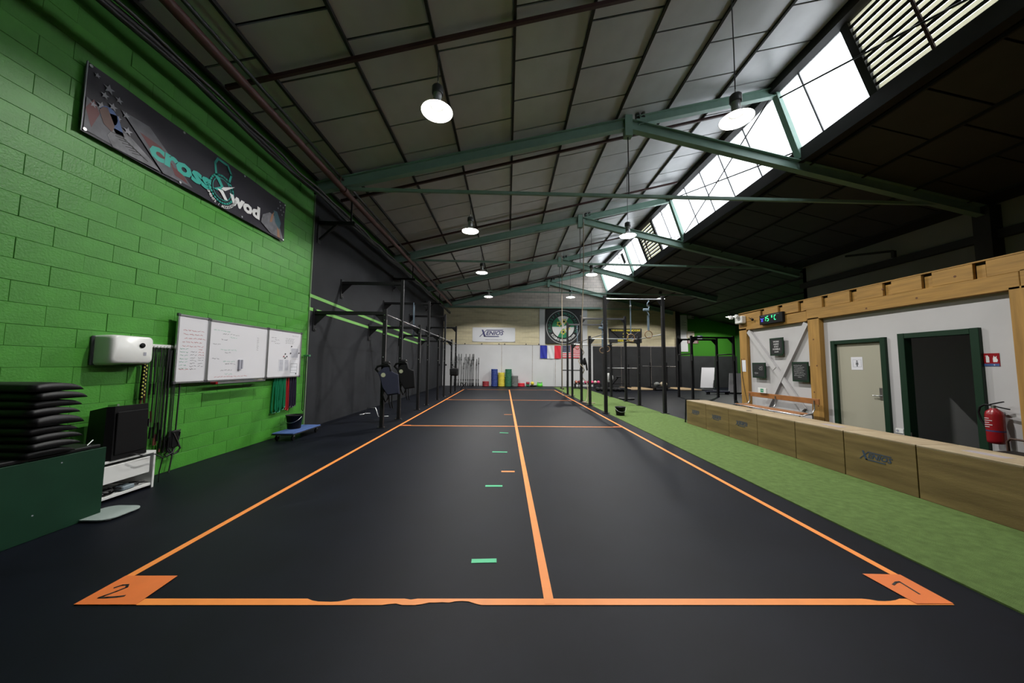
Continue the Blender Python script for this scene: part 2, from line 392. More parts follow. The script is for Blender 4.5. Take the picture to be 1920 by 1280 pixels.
ntile=0
bigmb=MB()
for ci,(x0,x1) in enumerate(cols):
    off=.05 if ci%2 else .5
    k=0
    y=3.2-off+ (0 if ci%2 else 0)
    y0=.13+ (0 if ci%2==0 else .45)
    ys=[y0+.9*j for j in range(-6,27)]
    for y in ys:
        if y+.9>YB: continue
        key=(round(x1-x0,2))
        if y<3.4:
            v=[(x0+.018,y+.018,zl(x0)),(x1-.018,y+.018,zl(x1)),(x1-.018,y+.882,zl(x1)),(x0+.018,y+.882,zl(x0))]
            bigmb.add([(a,b,c+.03) for a,b,c in v],[(0,3,2,1)]); continue
        if key not in protos:
            o=obj('ceiling_panel',tilemesh(x1-x0,1,TILE),TILE,cl); protos[key]=o
        else:
            o=protos[key].copy(); C.objects.link(o)
        o.location=(x0,y,zl(x0)+.02+random.uniform(-.003,.003)); ntile+=1
    # T bar along the hall
for y in ():
    pass
o=obj('panel_run',bigmb,TILE,cl); o['kind']='stuff'
for x0,x1 in cols:
    obj('ceiling_bar',MB().box(x0-.022,x0+.022,-5,YB,zl(x0)-.03,zl(x0)+.03),TBAR,cl)
obj('conduit',MB().tube([(-3.93,-5,zl(-3.93)-.10),(-3.93,YB-.2,zl(-3.93)-.10)],.03),DGREY,cl)
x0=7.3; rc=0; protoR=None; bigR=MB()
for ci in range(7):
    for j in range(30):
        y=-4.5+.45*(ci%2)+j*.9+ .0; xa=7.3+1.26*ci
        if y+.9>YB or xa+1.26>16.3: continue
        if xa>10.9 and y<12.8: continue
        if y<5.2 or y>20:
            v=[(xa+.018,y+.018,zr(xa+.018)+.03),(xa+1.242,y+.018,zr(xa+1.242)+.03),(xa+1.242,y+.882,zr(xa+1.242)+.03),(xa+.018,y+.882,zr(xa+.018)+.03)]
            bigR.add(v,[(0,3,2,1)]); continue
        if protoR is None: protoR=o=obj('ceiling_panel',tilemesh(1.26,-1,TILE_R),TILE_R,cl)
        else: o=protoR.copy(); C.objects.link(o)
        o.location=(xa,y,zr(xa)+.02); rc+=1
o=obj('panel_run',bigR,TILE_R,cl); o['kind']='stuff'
print('tiles',ntile,rc,'bricks',nb)
for k in range(6):
    xa=7.3+1.26*k; obj('ceiling_bar',MB().box(xa-.022,xa+.022,-5,YB,zr(xa)-.03,zr(xa)+.03),TBAR,cl)
# oxide brown bars across the slope
for yy in (4.9,8.45,11.9,13.7,17.0,19.2,22.2):
    b=obj('slope_bar',MB().bar((-4.4,yy+.0,zl(-4.4)-.07),(6.2,yy-.25,zl(6.2)-.07),.05,.06),BROWNB,cl)
# --- skylight
win=struct(obj('window_1',MB().box(6.38,6.62,-5.2,YB,8.16,8.52).box(7.02,7.24,-5.2,YB,6.40,6.74),TBAR))
G0=Vector((6.58,0,8.16)); G1=Vector((7.1,0,6.74)); gn=Vector((1.42,0,.52)).normalized()
def gq(y0,y1,t=.012,off=0,a=0,b=1):
    A=G0.lerp(G1,a)+gn*off; B=G0.lerp(G1,b)+gn*off; v=[]
    for d in (0,t):
        for p,y in ((A,y0),(A,y1),(B,y1),(B,y0)): v.append(p+Vector((0,y,0))+gn*d)
    return MB().add(v,[(0,1,2,3),(7,6,5,4),(0,4,5,1),(1,5,6,2),(2,6,7,3),(3,7,4,0)])
louv=[(2.9,5.95),(14.75,16.35)]
ys=[]; y=-5.
def in_l(y): return any(a<=y<b for a,b in louv)
segs=[(-5,-2.5),(-2.5,0),(0,2.9),(5.95,7.0),(7.0,7.6),(7.6,8.8),(8.8,9.9),(9.9,10.9),(10.9,11.9),(11.9,12.9),(12.9,13.8),(13.8,14.75),(16.35,17.2),(17.2,18.15),(18.15,19.4),(19.4,20.6),(20.6,21.8),(21.8,YB)]
for a,b in segs:
    obj('pane',gq(a+.005,b-.005),GLAZ,win)
    obj('glazing_bar',gq(a-.014,a+.014,.03,-.02),DGREY,win)
for (a,b),n in zip(louv,(11,10)):
    for yy in (a,b): obj('mullion',gq(yy-.07,yy+.07,.10,-.05),TBAR,win)
    for i in range(n):
        u0=i/n; u1=(i+.68)/n
        A=G0.lerp(G1,u0)+gn*.02; B=G0.lerp(G1,u1)-gn*.0
        mb=MB(); v=[]
        for d in (0,.01):
            for p,y in ((A,a+.07),(A,b-.07),(B,b-.07),(B,a+.07)): v.append(p+Vector((0,y,0))+gn*d)
        mb.add(v,[(0,1,2,3),(7,6,5,4),(0,4,5,1),(1,5,6,2),(2,6,7,3),(3,7,4,0)]); obj('slat',mb,SLATM,win)
        u=(i+.83)/n; A=G0.lerp(G1,(i+.63)/n); B=G0.lerp(G1,(i+.99)/n)
        obj('slat_rail',gq(a+.07,b-.07,.02,-.03,(i+.62)/n,(i+1.03)/n),TBAR,win)
    ym=(a*.3+b*.7); obj('louvre_stay',MB().bar(G0+Vector((-.05,ym,0)),G1+Vector((-.05,ym,0)),.04,.03),BROWNB,win)
obj('vent_grille',gq(18.7,19.0,.03,-.03,.1,.5),DGREY,win)
# wind bracing wires
for a,b,c,d in ((7.7,0,12.8,1),(7.7,1,12.8,0),(7.5,.12,3.6,1.0),(13,0,18,1),(13,1,18,0),(18.3,0,23,1)):
    p=G0.lerp(G1,b)+Vector((-.08,a,0)); q=G0.lerp(G1,d)+Vector((-.08,c,0)); obj('bracing_rod',MB().tube([p,q],.014 if a>8 else .02,6),CABLE,win)
# --- portal frames
def ibeam(mb,a,b,h=.26,w=.15,up=(0,0,1)):
    a,b=Vector(a),Vector(b); d=(b-a).normalized(); r=Vector((0,1,0)); u=r.cross(d); u=u if u.dot(Vector(up))>0 else -u
    off=u*(h/2-.008)
    mb.bar(a+off,b+off,w,.016,up=u); mb.bar(a-off,b-off,w,.016,up=u); mb.bar(a,b,.012,h-.02,up=u)
FY=(7.6,12.9,18.15,23.05)
which=('nearest','second','third','farthest, against the block gable')
for i,yf in enumerate(FY):
    t=thing('roof_frame','mint green steel roof frame with tie bar, %s from the camera'%which[i] if i<3 else 'mint green steel roof frame standing against the block gable wall','roof frame',(2.87,yf,0),'mint green roof frames')
    L=lambda x,z: (x-2.87,0,z)
    zc=-.19
    mb=MB(); ibeam(mb,L(-4.5,zl(-4.5)+zc+.02),L(2.87,zl(2.87)+zc)); obj('rafter',mb,STEELG,t)
    mb=MB(); ibeam(mb,L(3.1,zl(3.1)+zc+.02),L(6.5,zl(6.5)+zc+.02),.22,.13); obj('rafter_extension',mb,STEELG,t)
    mb=MB(); ibeam(mb,L(2.87,zr(2.87)+zc+.06),L(11.7,zr(11.7)+zc+.06)); obj('rafter',mb,STEELG,t)
    mb=MB(); mb.bar(L(6.5,8.34),L(7.1,6.45),.15,.12,up=(1,0,0)); obj('post',mb,STEELG,t)
    mb=MB().bar(L(-4.4,5.58),L(11.4,5.42),.06,.07); obj('tie_bar',mb,STEELG,t)
    mb=MB().tube([L(2.87,7.1),L(2.87,5.5)],.014); obj('hanger_rod',mb,CABLE,t)
    mb=MB().box(-.09,.09,-.085,.085,6.98,7.5); obj('apex_plate',mb,STEELG,t)
    mb=MB().lathe([(.06,0),(.06,.14)],(.24,0,7.46),10); mb.lathe([(.05,0),(.05,.14)],(.38,0,7.5),10); obj('bracket',mb,DGREY,t)
# --- pipe and cables along the left wall on brackets
t=thing('heating_pipe','oxide red pipe running along the top of the left wall','pipe',(-3.78,0,5.42))
for a,b in ((-4.8,7.35),(7.45,YB-1.2)):
    pts=[(0,a+(b-a)*k/8,.006*((k*7)%3-1)) for k in range(9)]; obj('pipe_run',MB().tube(pts,.065,12),REDB,t)
obj('coupling',MB().tube([(0,7.33,0),(0,7.47,0)],.085,12),REDB,t)
for k,yb in enumerate((7.4,12.7,18)): obj('pipe_clip',MB().tube([(.0,yb-.2,.10),(.0,yb-.2,.22)],.012),REDB,t)
tag_=thing('cable_bundle','black cable bundle sagging on the brackets below the red pipe','cable',(-3.95,0,4.97))
pts=[];pts2=[];pts3=[]
for k in range(120):
    y=-4.8+k*(YB-.8+4.8)/119; s=.02*sin(k*.9)+.02*sin(k*.37)
    pts.append((.0,y,s)); pts2.append((.05+.015*sin(k*1.3),y,.05+.5*s)); pts3.append((.02,y,-.04+.03*sin(k*.53)))
obj('cable',MB().tube(pts,.042,7),CABLE,tag_); obj('cable',MB().tube(pts2,.022,6),mat('grey_cable',(.05,.05,.05),.3),tag_); obj('cable',MB().tube(pts3,.03,6),CABLE,tag_)
brl=['nearest, at the green wall edge','middle of the three','farthest of the three']
for k,yb in enumerate((7.75,12.9,18.1)):
    t=thing('pipe_bracket','black steel wall bracket carrying the red pipe, '+brl[k],'bracket',(WX,yb,4.80),'brackets under the red pipe')
    obj('arm',MB().box(.02,.88,-.04,.04,-.04,.04),BLKST,t); obj('brace',MB().bar((.05,0,-.4),(.45,0,-.02),.05),BLKST,t); obj('wall_plate',MB().box(0,.04,-.06,.06,-.5,.15),BLKST,t)
    obj('hanger',MB().bar((.78,0,.02),(.78,0,.535),.03),BLKST,t)
# ================================================================== LAMPS
NECK=mat('lamp_neck_metal',(.42,.42,.43),.35,metal=.3)
def make_lamp(x,y,z,lab,ztop,lit=True):
    t=thing('pendant_lamp',lab,'ceiling lamp',(x,y,z),'high bay pendant lamps')
    prof=[(.255,0),(.245,.012),(.17,.055),(.095,.105),(.068,.13)]
    inner=[(r-.004,h-.003) for r,h in prof]
    obj('shade',MB().lathe(prof+inner[::-1]+[prof[0]],(0,0,0),32,cap=False),SHADE,t)
    obj('led_disc',MB().lathe([(.062,.098),(.068,.106)],(0,0,0),20),LED,t)
    obj('neck',MB().lathe([(.07,.125),(.066,.14),(.066,.30),(.09,.31)],(0,0,0),20),NECK,t)
    obj('driver_housing',MB().lathe([(.085,.30),(.09,.31),(.09,.41),(.075,.43),(.03,.44)],(0,0,0),20),DGREY,t)
    obj('hook',MB().tube([(0,0,.44),(0,0,.52)],.012,6),CHROME,t)
    obj('cord',MB().tube([(0,0,.5),(.004,0,(ztop-z)*.6),(0,0,ztop-z)],.009,6),DGREY,t)
    l=bpy.data.lights.new('lamp_light','AREA'); l.energy=LAMP_W; l.shape='DISK'; l.size=.10; l.color=(1,.985,.95)
    lo=bpy.data.objects.new('lamp_light',l); C.objects.link(lo); lo.parent=t; lo.location=(0,0,.088)
    return t
LZ=5.5
nm=('nearest','second nearest','third nearest','farthest')
for k,(y1,y2) in enumerate(((5.05,5.1),(9.8,10.0),(14.35,14.45),(19.5,19.4))):
    make_lamp(-1.165,y1,LZ,'silver pendant lamp over the open floor, %s in the left row'%nm[k],zl(-1.165))
    make_lamp(3.72,y2,LZ,'silver pendant lamp near the skylight side, %s in the right row'%nm[k],zl(3.72))
make_lamp(9.2,19.6,LZ,'bright pendant lamp under the dark slope by the far cream wall',zr(9.2))
make_lamp(14.1,20.6,4.62,'small added pendant lamp lighting the far right corner by the green wall',zr(14.1))  # extra lamp, added to throw the lit arc on the green wall
LAMPS=[o for o in bpy.data.objects if o.name.startswith('pendant_lamp')]
for o in LAMPS: del o['group']
# ================================================================== FLOOR MARKINGS, TURF
t=tag(obj('turf_runway',MB().box(3.09,4.87,-4,22.2,0,.012),TURF),'long strip of green artificial turf along the black floor','turf')
def strip(name,a,b,wd,z,m_,parent,rag=0,seed=0):
    a,b=Vector((*a,z)),Vector((*b,z)); d=(b-a); L=d.length; d.normalize(); n=Vector((-d.y,d.x,0)); rnd=random.Random(seed)
    N=max(1,int(L/.04)) if rag else 1
    v=[];f=[]
    for i in range(N+1):
        p=a+d*L*i/N; u=i/N*L; lo=hi=0
        if rag:
            for (c,hw,dep,side) in rag:
                if abs(u-c)<hw:
                    e=dep*(1-((u-c)/hw)**2)**.5+rnd.uniform(-.003,.003)
                    if side>0: hi=max(hi,e)
                    else: lo=max(lo,e)
        v+=[p+n*(-wd/2+lo),p+n*(wd/2-hi)]
    f=[(2*i,2*i+2,2*i+3,2*i+1) for i in range(N)]
    base=len(v); v2=[q-Vector((0,0,.0018)) for q in v]; f+= [(2*i,2*i+1,2*i+1+base,2*i+base) for i in (0,N)]
    f+=[(2*i,2*i+base,2*i+2+base,2*i+2) for i in range(N)]+[(2*i+1,2*i+3,2*i+3+base,2*i+1+base) for i in range(N)]
    return obj(name,MB().add(v+v2,f),m_,parent)
Zt=.003
t=thing('floor_tape','orange tape rectangle marking the lifting lanes on the black floor','tape',(0,0,0))
strip('front_strip',(-2.59,2.155),(2.78,2.145),.055,Zt,ORANGE,t,[(1.50,.13,.028,1),(2.20,.13,.022,-1),(2.32,.09,.034,-1),(1.9,.05,.012,-1),(2.0,.02,.01,1),(4.98,.10,.022,1),(5.2,.05,.012,1)],3)
strip('left_strip',(-2.565,2.16),(-2.55,19.7),.055,Zt,ORANGE,t); strip('right_strip',(2.755,2.15),(2.80,19.7),.055,Zt,ORANGE,t)
strip('middle_strip',(.272,2.13),(.125,19.7),.06,Zt+.001,ORANGE,t)
for k,(y1,y2) in enumerate(((8.03,7.98),(13.92,13.88),(19.7,19.7))): strip('cross_strip',(-2.55,y1),(2.78,y2),.05,Zt+.001,ORANGE,t)
for k,(y1,y2) in enumerate(((8.08,8.03),(13.98,13.93))):
    strip('corner_flag',(-2.5,y1-.02),(-2.3,y1-.02),.09,Zt+.002,ORANGE_D,t); strip('corner_flag',(2.56,y2-.03),(2.76,y2-.03),.09,Zt+.002,ORANGE_D,t)
c1=tag(obj('corner_label',MB().prism([(-2.59,2.128),(-2.22,2.128),(-2.24,2.40),(-2.59,2.40)],FL((0,0,Zt+.002)),.001),ORANGE_D,t),'x','x')
del c1['label'];del c1['category']
c1['label']='dark orange tape square marked with a 2'
mb=MB(); M_=FL((-2.46,2.24,Zt+.004))
pts=[(-.075,.045),(-.05,.075),(-.01,.08),(.015,.05),(-.01,.0),(-.045,-.05),(-.06,-.07),(0,-.068),(.07,-.06),(.11,-.05)]
def stroke(pts,wd,M_,t=.0008):
    mb=MB()
    for a,b in zip(pts[:-1],pts[1:]):
        d=Vector((b[0]-a[0],b[1]-a[1])); 
        if d.length<1e-6: continue
        d.normalize(); n=Vector((-d.y,d.x))*wd/2; e=d*wd*.3
        mb.prism([(a[0]-e.x-n.x,a[1]-e.y-n.y),(b[0]+e.x-n.x,b[1]+e.y-n.y),(b[0]+e.x+n.x,b[1]+e.y+n.y),(a[0]-e.x+n.x,a[1]-e.y+n.y)],M_,t)
    return mb
obj('marker_digit',stroke([(x*.8,y*.8) for x,y in pts],.014,M_),INK,t)
c1=obj('corner_label',MB().prism([(2.785,2.125),(2.79,2.41),(2.53,2.42),(2.55,2.125)],FL((0,0,Zt+.002)),.001),ORANGE_D,t); c1['label']='dark orange tape square marked with a 1'
obj('marker_digit',stroke([(-.05,.03),(.0,.055),(.03,.06),(.015,-.06)],.012,FL((2.66,2.27,Zt+.004))),INK,t)
marks=[((884,1052),(931,1051),GTAPE),((910,911),(942,911),GTAPE),((923,847),(951,847.5),GTAPE),((937,811),(953,811.7),GTAPE),((940,883.8),(965,884),ORANGE),((945,777),(960,777),ORANGE)]
lab=['wide green tape dash nearest the camera','second green tape dash up the lane','third green tape dash up the lane','small green tape dash farthest up the lane','short orange tape dash between the green dashes','short orange tape dash beyond the middle cross strip']
for (a,b,m_),l in zip(marks,lab):
    p,q=onZ(*a),onZ(*b); r=strip('tape_dash',(p.x,p.y),(q.x,q.y),.05,Zt,m_,None); tag(r,l,'tape mark')
# ================================================================== PLYO BOXES
edges=[8.55,7.72,6.93,6.14,5.33,4.56,3.75,2.96,2.18,1.4,.62]
def_lab=['end of the row beside the turf, nearest the dark posts','second from the far end of the row','third from the far end of the row','fourth from the far end, plain front','fifth from the far end, plain front','sixth from the far end with a large blue stencil','plain front, seventh from the far end','eighth from the far end, plain front by the extinguisher','ninth from the far end','tenth from the far end, nearest the camera']
def xen_logo(M_,s,parent,m_,url=False):
    # italic X, letters ENIOS between two bars
    k=s
    mb=stroke([(-1.0*k,.0*k),(-.82*k,.30*k)],.07*k,M_); 
    mb=MB(); 
    mb.prism([(-.98*k,.26*k),(-.86*k,.26*k),(-.66*k,-.26*k),(-.80*k,-.26*k)],M_,.0015)
    mb.prism([(-1.15*k,-.26*k),(-1.08*k,-.26*k),(-.56*k,.26*k),(-.62*k,.26*k)],M_,.0017)
    mb.prism([(-.62*k,.20*k),(.55*k,.20*k),(.62*k,.26*k),(-.58*k,.26*k)],M_,.0015)
    mb.prism([(-.80*k,-.26*k),(.28*k,-.26*k),(.30*k,-.20*k),(-.78*k,-.20*k)],M_,.0015)
    obj('logo_mark',mb,m_,parent)
    text('logo_letters','ENIOS',.40*k,m_,M_@Matrix.Translation((-.05*k,0,.0005)),parent,shear=.3,sx=1.12,bold=.01*k)
for k in range(10):
    y1,y0=edges[k],edges[k+1]; g=.009
    t=thing('plyo_box','weathered plywood jump box, '+def_lab[k],'jump box',(4.62,y0,0),'plywood jump boxes in a row')
    D=y1-y0-g; X=.50; Hh=.60; th=.02
    obj('front_panel',MB().bbox(0,th,0,D,.012,Hh-th,.003),PLY,t); obj('back_panel',MB().bbox(X-th,X,0,D,.012,Hh-th,.003),PLY,t)
    obj('side_panel',MB().bbox(th,X-th,0,th,.012,Hh-th,.002),PLY,t); obj('side_panel',MB().bbox(th,X-th,D-th,D,.012,Hh-th,.002),PLY,t)
    obj('top_panel',MB().bbox(0,X,0,D,Hh-th,Hh,.003),PLYT,t)
    if k in (2,): obj('hand_hole',MB().lathe([(.05,0),(.05,.002)],(.15,D*.5,Hh),14),INK,t)
    if k in (0,1,2,5): xen_logo(RW((-.001,D*.5-.03,.34)),.19 if k<3 else .21,t,STEN)
    if k in (4,6,7,8): obj('scuff',MB().bbox(.18,.30,D*.3,D*.7,Hh,Hh+.001,.0003),mat('violet_scuff',(.30,.26,.27),.7),t)
# ================================================================== BOOTH (timber partition)
BX=7.0; Y0,Y1=4.34,9.86
bw_=struct(obj('wall_booth',MB().box(BX+.12,BX+.16,4.5,7.3,2.625,2.79),WHITEW))
def wp(y0,y1,z0,z1,x=BX+.11): obj('wall_panel',MB().box(x,x+.06,y0,y1,z0,z1),WHITEW,bw_)
wp(7.12,7.34,0,2.62); wp(6.08,7.12,2.03,2.62); wp(5.86,6.08,0,2.62); wp(4.84,5.86,2.08,2.62); wp(4.48,4.84,0,2.62)
wp(7.56,9.62,0,2.6,BX+.09)
obj('upright',MB().bbox(BX,BX+.16,9.56,9.86,0,2.60,.006),WOODV,bw_)
obj('upright',MB().bbox(BX-.0,BX+.16,7.30,7.58,0,2.60,.006),WOODV,bw_)
obj('upright',MB().bbox(BX,BX+.16,3.9,4.47,0,2.60,.006),WOODV,bw_)
for y in (8.5,9.1): pass
obj('head_beam',MB().bbox(BX,BX+.16,4.36,7.60,2.56,2.80,.006),WOOD,bw_)
obj('head_beam',MB().bbox(BX,BX+.16,7.60,9.86,2.54,2.78,.006),WOOD,bw_)
obj('head_beam',MB().bbox(BX,BX+.16,3.0,4.355,2.56,2.82,.006),WOOD,bw_)
jy=[3.3,4.07,4.66,5.28,5.86,6.46,7.06,7.66,8.26,8.86]
for i in range(len(jy)-1):
    obj('blocking_board',MB().bbox(BX+.0,BX+.05,jy[i]+.14,jy[i+1]-.0,2.80,3.04,.003),WOOD,bw_)
    obj('joist_end',MB().bbox(BX+.045,BX+.3,jy[i]+.03,jy[i]+.13,2.80,3.0,.003),WOOD,bw_)
    obj('joist_shade_strip',MB().box(BX+.06,BX+.07,jy[i]+.0,jy[i]+.14,2.8,3.04),INK,bw_)  # black strip colours in the shade of the joist pocket
obj('joist_end',MB().bbox(BX+.045,BX+.3,8.86,8.98,2.78,3.0,.003),WOOD,bw_)
obj('blocking_board',MB().bbox(BX,BX+.05,9.0,9.86,2.78,3.02,.003),WOOD,bw_)
obj('roof_deck',MB().box(BX,11.6,3.0,9.86,3.045,3.065),WOOD,bw_)
obj('partition',MB().box(BX+.16,11.6,9.74,9.86,0,3.04),WHITEW,bw_)
for (y,z) in ((7.45,2.1),(7.4,1.5),(7.5,.9),(7.42,.6),(4.25,2.2),(4.3,1.95),(4.25,1.5),(5.5,2.66),(6.3,2.62),(5.0,2.9),(6.0,2.93),(9.7,1.7)):
    obj('knot',MB().lathe([(.018,0),(.018,-.002)],(BX,y,z),8,'X'),KNOT,bw_)
# cross braces painted white in the left bay
xb=BX+.085
obj('diagonal_brace',MB().bar((xb-.035,9.52,2.50),(xb-.035,8.62,1.42),.13,.07,up=(1,0,0)).bar((xb-.035,8.62,1.42),(xb-.035,7.85,.45),.13,.05,up=(1,0,0)),WHITEW,bw_)
obj('diagonal_brace',MB().bar((xb-.035,7.64,2.50),(xb-.035,8.95,.38),.13,.075,up=(1,0,0)),WHITEW,bw_)
# inner room
obj('inner_wall',MB().box(9.6,9.7,3.2,7.2,0,3.0),ROOMD,bw_)
obj('inner_wall',MB().box(BX+.17,9.6,5.95,6.0,0,3.0),ROOMD,bw_)
obj('inner_wall',MB().box(BX+.17,9.6,3.2,3.3,0,3.0),ROOMD,bw_)
obj('inner_ceiling',MB().box(BX+.17,9.6,3.3,7.2,2.55,2.6),ROOMD,bw_)
obj('lintel_shelf',MB().box(9.2,9.6,3.3,5.95,1.7,2.1),INK,bw_)
obj('inner_panel',MB().box(9.4,9.58,5.0,5.9,.5,1.68),GREYW,bw_)
# door 1
d=struct(obj('door_1',MB().bbox(BX+.12,BX+.16,6.16,7.05,0,1.96,.003),DOORP),'cream toilet door with a figure sign in a dark green frame')
for y0,y1 in ((6.08,6.17),(7.04,7.13)): obj('door_frame',MB().bbox(BX+.06,BX+.17,y0,y1,0,2.04,.004),DGREEN,d)
obj('door_frame',MB().bbox(BX+.062,BX+.168,6.171,7.039,1.962,2.038,.004),DGREEN,d)
h=obj('handle',MB().tube([(BX+.12,6.24,.93),(BX+.075,6.24,.93),(BX+.075,6.36,.93)],.011,8),CHROME,d); obj('lock_plate',MB().box(BX+.113,BX+.12,6.22,6.27,.85,1.08),CHROME,d)
sg=tag(obj('toilet_sign',MB().box(BX+.116,BX+.12,6.54,6.76,1.42,1.68),PAPER),'white paper sign with a toilet figure taped on the cream door','sign')
M_=RW((BX+.1155,6.645,1.555)); mb=MB(); mb.prism([(-.018,.02),(.018,.02),(.028,-.03),(.012,-.03),(.010,-.07),(-.010,-.07),(-.012,-.03),(-.028,-.03)],M_,.001); mb.prism([(.015*cos(a*pi/5),.042+.015*sin(a*pi/5)) for a in range(10)],M_,.001); obj('figure',mb,MBLK,sg)
mb=MB()
for q in (((-.08,-.075),(.08,-.075)),((.08,-.075),(.08,.07)),((.08,.07),(-.08,.07)),((-.08,.07),(-.08,-.075))): mb.v,mb.f,mb.sm=(lambda a:(a.v,a.f,a.sm))(mb.add(*(lambda z:(z.v,z.f))(stroke(q,.005,M_))))
obj('frame_line',mb,PRINTG,sg)
d=struct(obj('door_2',MB().bbox(BX+.06,BX+.20,4.84,4.94,0,2.08,.004),DGREEN),'dark green frame of the open doorway into an unlit room')
obj('door_frame',MB().bbox(BX+.06,BX+.20,5.78,5.88,0,2.08,.004),DGREEN,d); obj('door_frame',MB().bbox(BX+.062,BX+.198,4.941,5.779,1.99,2.078,.004),DGREEN,d)
obj('hinge',MB().lathe([(.008,0),(.008,.09)],(BX+.07,5.78,.25),8),CHROME,d)
t=thing('wall_socket','white wall socket between the cream door and the dark doorway','socket',(BX+.11,5.98,.33))
obj('plate',MB().bbox(-.012,0,-.06,.06,-.04,.04,.003),WPLAS,t); obj('outlet',MB().lathe([(.022,-.013),(.022,-.014)],(0,.025,0),12,'X'),PRINTG,t)
# extinguisher
t=thing('fire_extinguisher','red fire extinguisher with black hose on the white wall','fire extinguisher',(BX-.02,4.70,.40))
obj('cylinder',MB().lathe([(.06,.0),(.082,.015),(.085,.05),(.085,.40),(.075,.45),(.04,.485),(.03,.50)],(0,0,0),24),RED,t)
obj('neck',MB().lathe([(.024,.49),(.024,.54)],(0,0,0),12),CHROME,t)
obj('lever',MB().bar((0,.03,.535),(0,-.15,.50),.022,.014).bar((0,.03,.55),(0,-.10,.60),.022,.014),BPLAS,t)
pts=[(0,.03,.54),(0,.09,.54),(0,.14,.50),(0,.16,.42),(0,.14,.32),(-.01,.09,.22)]; obj('hose',MB().tube(pts,.013,8),BPLAS,t)
obj('label_print',MB().lathe([(.0858,.17),(.0858,.19)],(0,0,0),24,cap=False),PRNB,t)
M_=RW((-.087,0,.3)); mb=MB()
for i in range(5): mb.prism([(-.045,.06-.03*i),(.0+.03*(i%2),.06-.03*i),(.0+.03*(i%2),.052-.03*i),(-.045,.052-.03*i)],M_,.001)
obj('label_text',mb,PRW,t)
obj('wall_bracket',MB().box(.03,.13,-.02,.02,.42,.45),CHROME,t)
sg=tag(obj('extinguisher_sign',MB().box(BX+.105,BX+.11,4.68,4.845,1.50,1.69),RED),'red and white extinguisher sign above the red extinguisher','sign')
M_=RW((BX+.1045,4.765,1.60)); obj('lower_band',MB().prism([(-.08,-.10),(.08,-.10),(.08,-.062),(-.08,-.062)],M_,.001),PRBL,sg)
obj('cylinder_symbol',MB().prism([(-.052,-.045),(-.018,-.045),(-.018,.035),(-.03,.05),(-.03,.06),(-.055,.055),(-.06,.045),(-.04,.048),(-.052,.035)],M_,.001),PRW,sg)
obj('flame_symbol',MB().prism([(.02,-.04),(.06,-.04),(.068,-.01),(.055,.02),(.058,.05),(.04,.03),(.03,.055),(.018,.01)],M_,.001),PRW,sg)
text('sign_text','6',.03,PRW,M_@Matrix.Translation((.03,-.081,.0005)),sg); 
# chair by the wall (only its brown tube back shows)
t=thing('tube_chair','low chair with a brown tubular back at the right edge, below the extinguisher','chair',(6.45,4.0,0))
obj('back_frame',MB().tube([(0,.24,0),(0,.25,.53),(0,.22,.57),(0,-.22,.57),(0,-.25,.53),(0,-.25,0)],.014,8),mat('brown_tube',(.05,.025,.015),.4),t)
obj('seat',MB().bbox(-.36,.0,-.24,.20,.40,.425,.01),BPLAS,t)
obj('leg',MB().tube([(-.34,.18,.40),(-.34,.18,0)],.012),BLKST,t); obj('leg',MB().tube([(-.34,-.22,.40),(-.34,-.22,0)],.012),BLKST,t)
# framed chalkboards
def board(y,z,w_,h_,lab,lines,notch=False,rough=False):
    t=thing('chalkboard',lab,'chalkboard',(BX+.01,y,z))
    o=[(-w_/2,-h_/2),(w_/2-(.06 if notch else 0),-h_/2),(w_/2,-h_/2+(.06 if notch else 0)),(w_/2,h_/2),(-w_/2,h_/2)] if notch else [(-w_/2,-h_/2),(w_/2,-h_/2),(w_/2,h_/2),(-w_/2,h_/2)]
    obj('frame',MB().prism(o,RW((.0,0,0)),.02),DGREEN,t)
    k=.84; obj('slate',MB().prism([(a*k,b*k) for a,b in o],RW((-.0205,0,0)),.002),CHALKB,t)
    return t
t=board(8.49,1.99,.43,.46,'green framed chalkboard with a four word slogan between the white braces',0,True)
for i,(s,z) in enumerate((('WORK',.13),('HARD',.065),('STAY',.0),('HUMBLE',-.065),('crossfit',-.13))):
    text('chalk_text',s,.062 if i<4 else .045,CHALK,RW((-.0225,0,z)),t,bold=.0015)
t=board(9.13,1.37,.48,.42,'green framed chalkboard low on the far side of the white braces',0)
rnd=random.Random(4)
def scrib(x0,z0,wd,amp,M_,th=.006,rnd=rnd,step=.012):
    n=max(2,int(wd/step)); return stroke([(x0+i*wd/n, z0+rnd.uniform(-amp,amp)) for i in range(n+1)],th,M_)
mb=MB()
for (x,z,wd) in ((.02,.10,.12),(.0,.06,.14),(.02,.02,.12),(-.16,-.07,.14),(-.14,-.09,.1)):
    q=scrib(x,z,wd,.012,RW((-.0225,0,0))); mb.add(q.v,q.f)
obj('chalk_writing',mb,CHALK,t)
t=board(7.83,1.355,.44,.47,'green framed chalkboard full of small chalk lines beside the timber upright',0)
mb=MB()
for i in range(8):
    q=scrib(-.17+.02*rnd.random()+(.1 if i==7 else 0),.15-.04*i,.18+.12*rnd.random() if i<7 else .1,.008,RW((-.0225,0,0)),.006); mb.add(q.v,q.f)
obj('chalk_writing',mb,CHALK,t)
